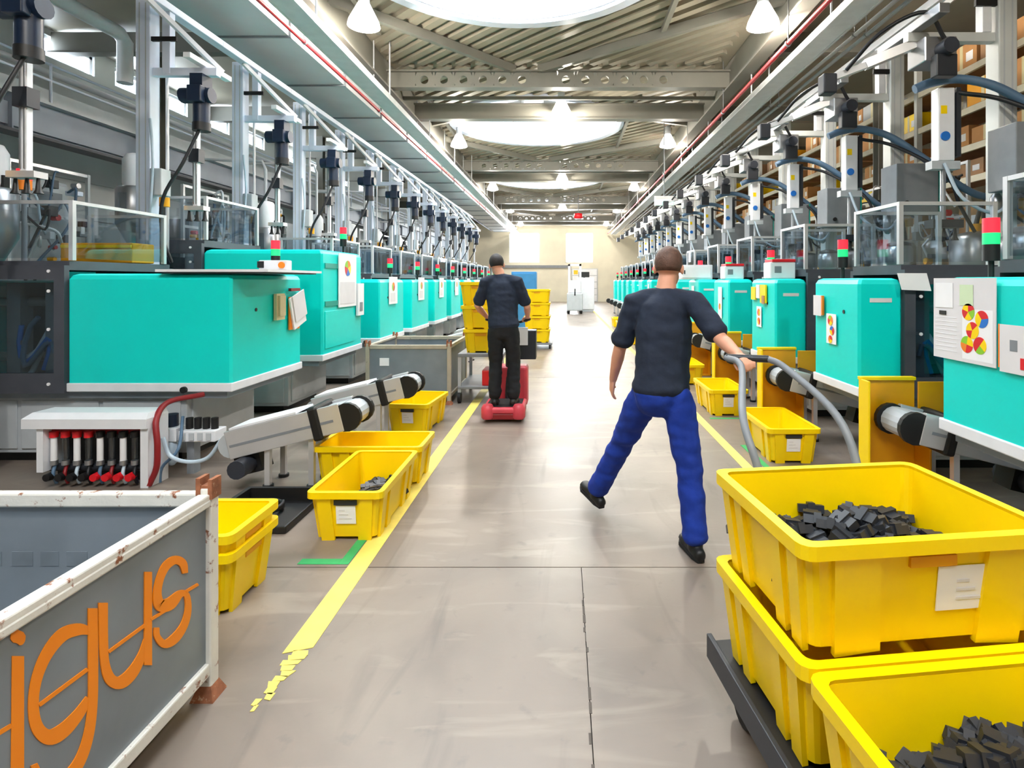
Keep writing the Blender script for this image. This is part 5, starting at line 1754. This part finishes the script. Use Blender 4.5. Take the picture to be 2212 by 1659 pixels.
J1 = dict(pelvis=(.59, 3.35, .93), waist=(.60, 3.36, 1.08), chest=(.61, 3.37, 1.30), neck=(.625, 3.39, 1.555), head=(.65, 3.43, 1.68),
          shR=(.785, 3.33, 1.475), elR=(.885, 3.12, 1.27), wrR=(.925, 2.93, 1.205), shL=(.445, 3.43, 1.475), elL=(.355, 3.50, 1.17), wrL=(.325, 3.64, .95),
          hipR=(.685, 3.33, .90), knR=(.745, 3.30, .50), anR=(.765, 3.22, .095), hipL=(.50, 3.40, .90), knL=(.385, 3.66, .53), anL=(.235, 3.86, .145),
          hfR=(.2, -.9, -.12), bkR=(0.1, -0.1, 1), thR=(-1, -0.2, 0), hfL=(-.05, .35, -.9), bkL=(-1, -.2, 0), thL=(-.1, 1, .3))
make_person('person in navy t-shirt and royal blue trousers striding away, right hand back on trolley handle', J1, (-0.35, 0.94, 0), (0.30, 0.95, -0.08), (0.05, 0.1, 1), 'trousers_blue', 'hair_brown', 1.0, 0.35, (-0.15, 1, 0), (-0.45, 0.9, 0), pitchL=0.22)

J2 = dict(pelvis=(-.69, 6.42, 1.06), waist=(-.70, 6.44, 1.20), chest=(-.71, 6.47, 1.42), neck=(-.74, 6.50, 1.675), head=(-.785, 6.54, 1.785),
          shR=(-.54, 6.46, 1.59), elR=(-.425, 6.52, 1.29), wrR=(-.435, 6.74, 1.16), shL=(-.90, 6.48, 1.59), elL=(-1.01, 6.52, 1.30), wrL=(-.93, 6.74, 1.16),
          hipR=(-.60, 6.42, 1.02), knR=(-.575, 6.46, .64), anR=(-.575, 6.40, .265), hipL=(-.785, 6.42, 1.02), knL=(-.79, 6.46, .64), anL=(-.79, 6.40, .265),
          hfR=(-.1, 1, -.15), bkR=(.2, .1, 1), thR=(-1, 0.1, 0), hfL=(.1, 1, -.15), bkL=(-.2, .1, 1), thL=(1, 0.1, 0))
make_person('dark-haired person in navy t-shirt and black trousers standing on a red scooter', J2, (0, 1, 0), (-0.15, 1, -0.15), (-0.12, 0.15, 1), 'trousers_black', 'hair_dark', 0.9, 0.9, (0.08, 1, 0), (-0.08, 1, 0))

# ---- red stand-on scooter with picking trolley in front
t = thing('stand_on_scooter', 'red stand-on transport scooter under the rider', 'scooter', (-0.68, 6.45, 0))
obj('platform', B(-0.235, 0.235, -0.22, 0.32, 0.10, 0.168), 'red_scooter', t, 0.025, 3)
obj('tread_mat', B(-0.20, 0.20, -0.16, 0.28, 0.168, 0.172), 'rubber', t)
for s in (-1, 1):
    obj('rear_bumper', MB().lathe((s * 0.175, -0.17, 0.04), [(0.06, 0), (0.075, 0.02), (0.075, 0.12), (0.05, 0.16)], 14), 'red_scooter', t)
    w_ = obj('wheel', MB().cyl((s * 0.20 - 0.02, 0.0, 0.06), (s * 0.20 + 0.02, 0.0, 0.06), 0.06), 'rubber', t)
obj('skirt', B(-0.23, 0.23, -0.21, 0.30, 0.035, 0.10), 'hose_red', t, 0.01)
st = obj('steering_column', MB().tube([(0, 0.36, 0.15), (0, 0.46, 1.06)], 0.035, 10), 'anthracite', t)
obj('handlebar', MB().tube([(-0.27, 0.35, 1.13), (-0.15, 0.43, 1.09), (0.15, 0.43, 1.09), (0.27, 0.35, 1.13)], 0.018, 8), 'black', st)
obj('control_head', B(-0.09, 0.09, 0.40, 0.50, 1.03, 1.16), 'light_grey', st, 0.015)
obj('front_housing', B(-0.20, 0.24, 0.36, 0.62, 0.06, 0.55), 'red_scooter', t, 0.04, 3)
obj('front_wheel', MB().cyl((-0.03, 0.5, 0.08), (0.03, 0.5, 0.08), 0.08), 'rubber', t)
obj('storage_basket', B(0.10, 0.34, 0.44, 0.66, 0.62, 0.98), 'anthracite', t, 0.01)
obj('basket_paper', B(0.12, 0.24, 0.42, 0.44, 0.80, 1.02), 'paper', t)

t = thing('picking_cart', 'grey picking cart left of the rider stacked with yellow crates', 'cart', (-1.05, 7.75, 0))
obj('cart_deck', B(-0.33, 0.27, -0.5, 0.45, 0.60, 0.645), 'mid_grey', t, 0.006)
obj('lower_deck', B(-0.33, 0.27, -0.5, 0.45, 0.18, 0.215), 'mid_grey', t, 0.006)
for x in (-0.31, 0.25):
    for y in (-0.47, 0.42):
        obj('cart_post', B(x - 0.02, x + 0.02, y - 0.02, y + 0.02, 0.12, 0.62), 'light_grey', t)
        obj('wheel', MB().cyl((x - 0.02, y, 0.07), (x + 0.02, y, 0.07), 0.07), 'rubber', t)
obj('red_box', B(-0.02, 0.22, -0.45, -0.1, 0.216, 0.42), 'red', t, 0.01)
for k, (dx, L_) in enumerate(((0.0, 0.85), (-0.03, 0.85), (-0.06, 0.70))):
    make_crate(['lowest', 'middle', 'topmost'][k] + ' yellow crate stacked on the grey picking cart', (-1.09 + dx, 7.72, 0.646 + 0.312 * k), 0, L=L_, paper=False)
t = thing('crate_stand', 'low grey stand with yellow crates farther down the left aisle line', 'stand', (-0.62, 13.4, 0))
obj('deck', B(-0.36, 0.36, -0.45, 0.45, 0.10, 0.14), 'mid_grey', t)
for x in (-0.3, 0.3):
    for y in (-0.38, 0.38):
        obj('wheel', MB().cyl((x - 0.02, y, 0.05), (x + 0.02, y, 0.05), 0.05), 'rubber', t)
for k in range(4):
    make_crate(['lowest', 'second', 'third', 'topmost'][k] + ' yellow crate of the distant stack on the left aisle line', (-0.62, 13.4, 0.141 + 0.312 * k), PI / 2 * 0, W=0.62, L=0.80, paper=False)
# dark scrap box under the conveyor
t = thing('foot_pedestal', 'black tool tray on the floor behind the nested yellow crates', 'tray', (-1.95, 3.72, 0))
obj('tray_body', MB().box(-0.28, 0.20, -0.22, 0.22, 0.0, 0.05), 'black', t, 0.01)
obj('tray_lip', MB().box(-0.28, 0.20, 0.19, 0.22, 0.05, 0.14).box(-0.28, -0.25, -0.22, 0.19, 0.05, 0.14), 'black', t)
obj('hose_coil', MB().tube([(0.11 * math.cos(a) - 0.05, 0.11 * math.sin(a), 0.07 + a * 0.002) for a in [q * 0.4 for q in range(34)]], 0.014, 6), 'hose_black', t)
obj('coupling', MB().cyl((0.05, -0.2, 0.08), (0.05, -0.24, 0.08), 0.025), 'steel', t)

# ================================================================== background filling: cabinets left, racks right
def cabinet(label, loc, h, m_):
    t = thing('switch_cabinet', label, 'cabinet', loc)
    obj('body', B(-0.35, 0.35, -0.55, 0.55, 0.08, h), m_, t, 0.01)
    obj('plinth', B(-0.32, 0.32, -0.52, 0.52, 0, 0.08), 'black', t)
    for s in (-1, 1):
        d = obj('door', B(0.35, 0.37, s * 0.275 - 0.265, s * 0.275 + 0.265, 0.12, h - 0.04), m_, t, 0.006)
        obj('handle', B(0.37, 0.39, s * 0.06 - 0.012, s * 0.06 + 0.012, h * 0.5, h * 0.5 + 0.18), 'black', d)
    obj('vent_grille', B(0.37, 0.376, 0.1, 0.45, h - 0.35, h - 0.15), 'mid_grey', t)
    return t
hs = [2.3, 2.9, 2.1, 2.7, 2.4, 3.0, 2.2, 2.6]
for k in range(13):
    cabinet('%s switch cabinet from the camera along the left crane girder' % ORD[k], (-7.05, 5.2 + 1.75 * k, 0), hs[k % 8], ('white_paint', 'light_grey', 'post_blue', 'mid_grey')[k % 4])

def dryer(label, loc, ped):
    t = thing('material_dryer', label, 'dryer', loc)
    obj('vessel', MB().lathe((0, 0, ped), [(0.08, 0.0), (0.10, 0.12), (0.30, 0.45), (0.30, 1.05), (0.26, 1.12), (0.08, 1.16)], 20), 'steel', t)
    obj('frame', MB().box(-0.34, -0.30, -0.34, 0.34, 0, ped + 0.5).box(0.30, 0.34, -0.34, 0.34, 0, ped + 0.5).box(-0.34, 0.34, -0.03, 0.03, ped + 0.44, ped + 0.5), 'light_grey', t)
    obj('blower', MB().cyl((0.1, -0.36, ped + 0.3), (0.1, -0.30, ped + 0.3), 0.12), 'motor_dark', t)
    obj('yellow_cap', MB().cyl((0, 0, ped + 1.16), (0, 0, ped + 1.26), 0.07), 'amber', t)
    obj('suction_hose', MB().tube(spline([(0, 0, ped + 1.24), (0.15, 0.1, ped + 1.5), (0.25, 0.2, ped + 1.45), (0.32, 0.25, ped + 1.2)], 5), 0.03, 7), 'hose_black', t)
    return t
dl = dryer('nearest steel material dryer behind the left machines', (-6.35, 9.72, 0), 1.15)
for k in range(1, 11):
    dup(dl, (-6.35, 9.72 + PITCH * k, 0), '%s steel material dryer behind the left machines' % ORD[k])
dr = dryer('nearest steel material dryer behind the right machines', (5.55, 5.68, 0), 1.1)
for k in range(1, 11):
    dup(dr, (5.55, 5.68 + PITCH * k, 0), '%s steel material dryer behind the right machines' % ORD[k])

# vertical white supply pipes standing between the left robots
for k in range(2, 9):
    x, y = -5.25 - 0.06 * (k % 3), 6.42 + 1.8 * k - (0.1 if k < 2 else 0)
    tag(obj('supply_pipe', MB().tube([(x, y, 0), (x, y, 3.6 + 0.3 * (k % 2)), (x - 0.06, y, 3.75 + 0.3 * (k % 2)), (x - 1.5, y, 3.8 + 0.3 * (k % 2))], 0.028, 8), 'white_paint'), '%s thin white supply pipe rising behind the left robots' % ORD[k - 2], 'pipe')

# tall storage rack on the right
LV = [0.15, 1.3, 2.35, 3.25, 3.75, 4.35, 5.0]
t = thing('storage_rack', 'tall storage rack with pale shelf beams behind the right machines', 'rack', (6.9, 0, 0))
RY = [2.0 + 2.7 * k for k in range(11)]
for y in RY:
    for x in (-0.45, 0.45):
        obj('upright', B(x - 0.05, x + 0.05, y - 0.04, y + 0.04, 0, 5.6), 'post_grey', t)
for z in LV:
    for i in range(len(RY) - 1):
        for x in (-0.45, 0.45):
            obj('shelf_beam', B(x - 0.025, x + 0.025, RY[i] + 0.04, RY[i + 1] - 0.04, z - 0.10, z), 'rack_beam', t)
        obj('shelf_board', B(-0.44, 0.44, RY[i] + 0.05, RY[i + 1] - 0.05, z, z + 0.02), 'wood_board', t)
rr = random.Random(11)
protos = {}
for li, z in enumerate(LV[1:]):
    for i in range(len(RY) - 1):
        y = RY[i] + 0.15
        lim = (LV[1:] + [5.75])[li + 1] - z - 0.22
        while True:
            ln = rr.choice((0.42, 0.55, 0.68))
            if y + ln > RY[i + 1] - 0.12:
                break
            if rr.random() < 0.82:
                h = min(lim, rr.choice((0.26, 0.34, 0.42)))
                kind = rr.choice(('cardboard', 'cardboard', 'cardboard', 'wood_board', 'amber', 'light_grey', 'yellow'))
                key = (ln, round(h, 3), kind)
                if key not in protos:
                    c = thing('carton', '', 'carton', group='cartons on the tall right rack')
                    bd = obj('carton_body', B(-0.36, 0.34, 0, ln, 0, h), kind, c)
                    obj('tape_strip', B(-0.363, -0.36, ln * 0.45, ln * 0.55, 0, h), 'beige', c)
                    obj('carton_label', B(-0.364, -0.36, ln * 0.12, ln * 0.34, h * 0.3, h * 0.65), 'paper', c)
                    protos[key] = c
                    cpy = c
                    cpy.location = (6.9, y, z + 0.021)
                else:
                    cpy = dup(protos[key], (6.9, y, z + 0.021), '')
                nm = {'cardboard': 'brown cardboard', 'wood_board': 'dark brown', 'amber': 'amber', 'light_grey': 'grey', 'yellow': 'yellow'}[kind]
                cpy['label'] = '%s carton with white label on the %s shelf of the right rack' % (nm, ['lowest', 'second', 'third', 'fourth', 'fifth', 'top'][li])
                cpy['group'] = '%s cartons on the %s shelf of the tall right rack' % (nm, ['lowest', 'second', 'third', 'fourth', 'fifth', 'top'][li])
            y += ln + rr.uniform(0.03, 0.12)

# sign posts of the far end
t = thing('end_cabinet', 'blue panel cabinet beyond the standing rider', 'cabinet', (-1.12, 16.0, 0))
obj('body', B(-0.35, 0.35, -0.3, 0.3, 0.1, 1.85), 'blue_panel', t, 0.01)
obj('plinth', B(-0.32, 0.32, -0.27, 0.27, 0, 0.1), 'black', t)
obj('door', B(-0.32, 0.32, -0.32, -0.3, 0.15, 1.80), 'blue_panel', t, 0.006)
obj('handle', B(0.22, 0.25, -0.35, -0.32, 0.9, 1.1), 'black', t)
t = thing('pallet_truck', 'white and grey pallet truck standing at the far end of the aisle', 'truck', (0.55, 27.0, 0))
obj('mast', B(-0.32, -0.22, -0.05, 0.05, 0.1, 2.4).box(0.22, 0.32, -0.05, 0.05, 0.1, 2.4).box(-0.32, 0.32, -0.05, 0.05, 2.3, 2.4), 'white_paint', t)
obj('drive_unit', B(-0.38, 0.38, -0.5, -0.06, 0.15, 1.0), 'light_grey', t, 0.05)
obj('head_panel', B(-0.3, 0.3, -0.3, -0.08, 1.0, 1.6), 'white_paint', t, 0.04)
obj('tiller', MB().tube([(0, -0.5, 0.9), (0, -0.8, 1.2)], 0.03, 8), 'black', t)
obj('lamp_box', B(-0.05, 0.15, -0.12, -0.05, 1.9, 2.1), 'amber', t)
for x in (-0.3, 0.3):
    obj('wheel', MB().cyl((x - 0.05, -0.3, 0.12), (x + 0.05, -0.3, 0.12), 0.12), 'rubber', t)
    obj('fork', B(x - 0.08, x + 0.08, 0.05, 1.2, 0.05, 0.12), 'dark_grey', t)
t = thing('end_cabinet', 'white cabinet with black screen at the far right end of the aisle', 'cabinet', (1.15, 29.0, 0))
obj('body', B(-0.45, 0.45, -0.3, 0.3, 0.1, 1.75), 'white_paint', t, 0.02)
obj('plinth', B(-0.42, 0.42, -0.27, 0.27, 0, 0.1), 'light_grey', t)
obj('screen_housing', B(-0.35, 0.2, -0.2, 0.1, 1.77, 2.05), 'black', t, 0.02)
obj('screen_neck', B(-0.12, -0.02, -0.1, 0.0, 1.74, 1.78), 'black', t)
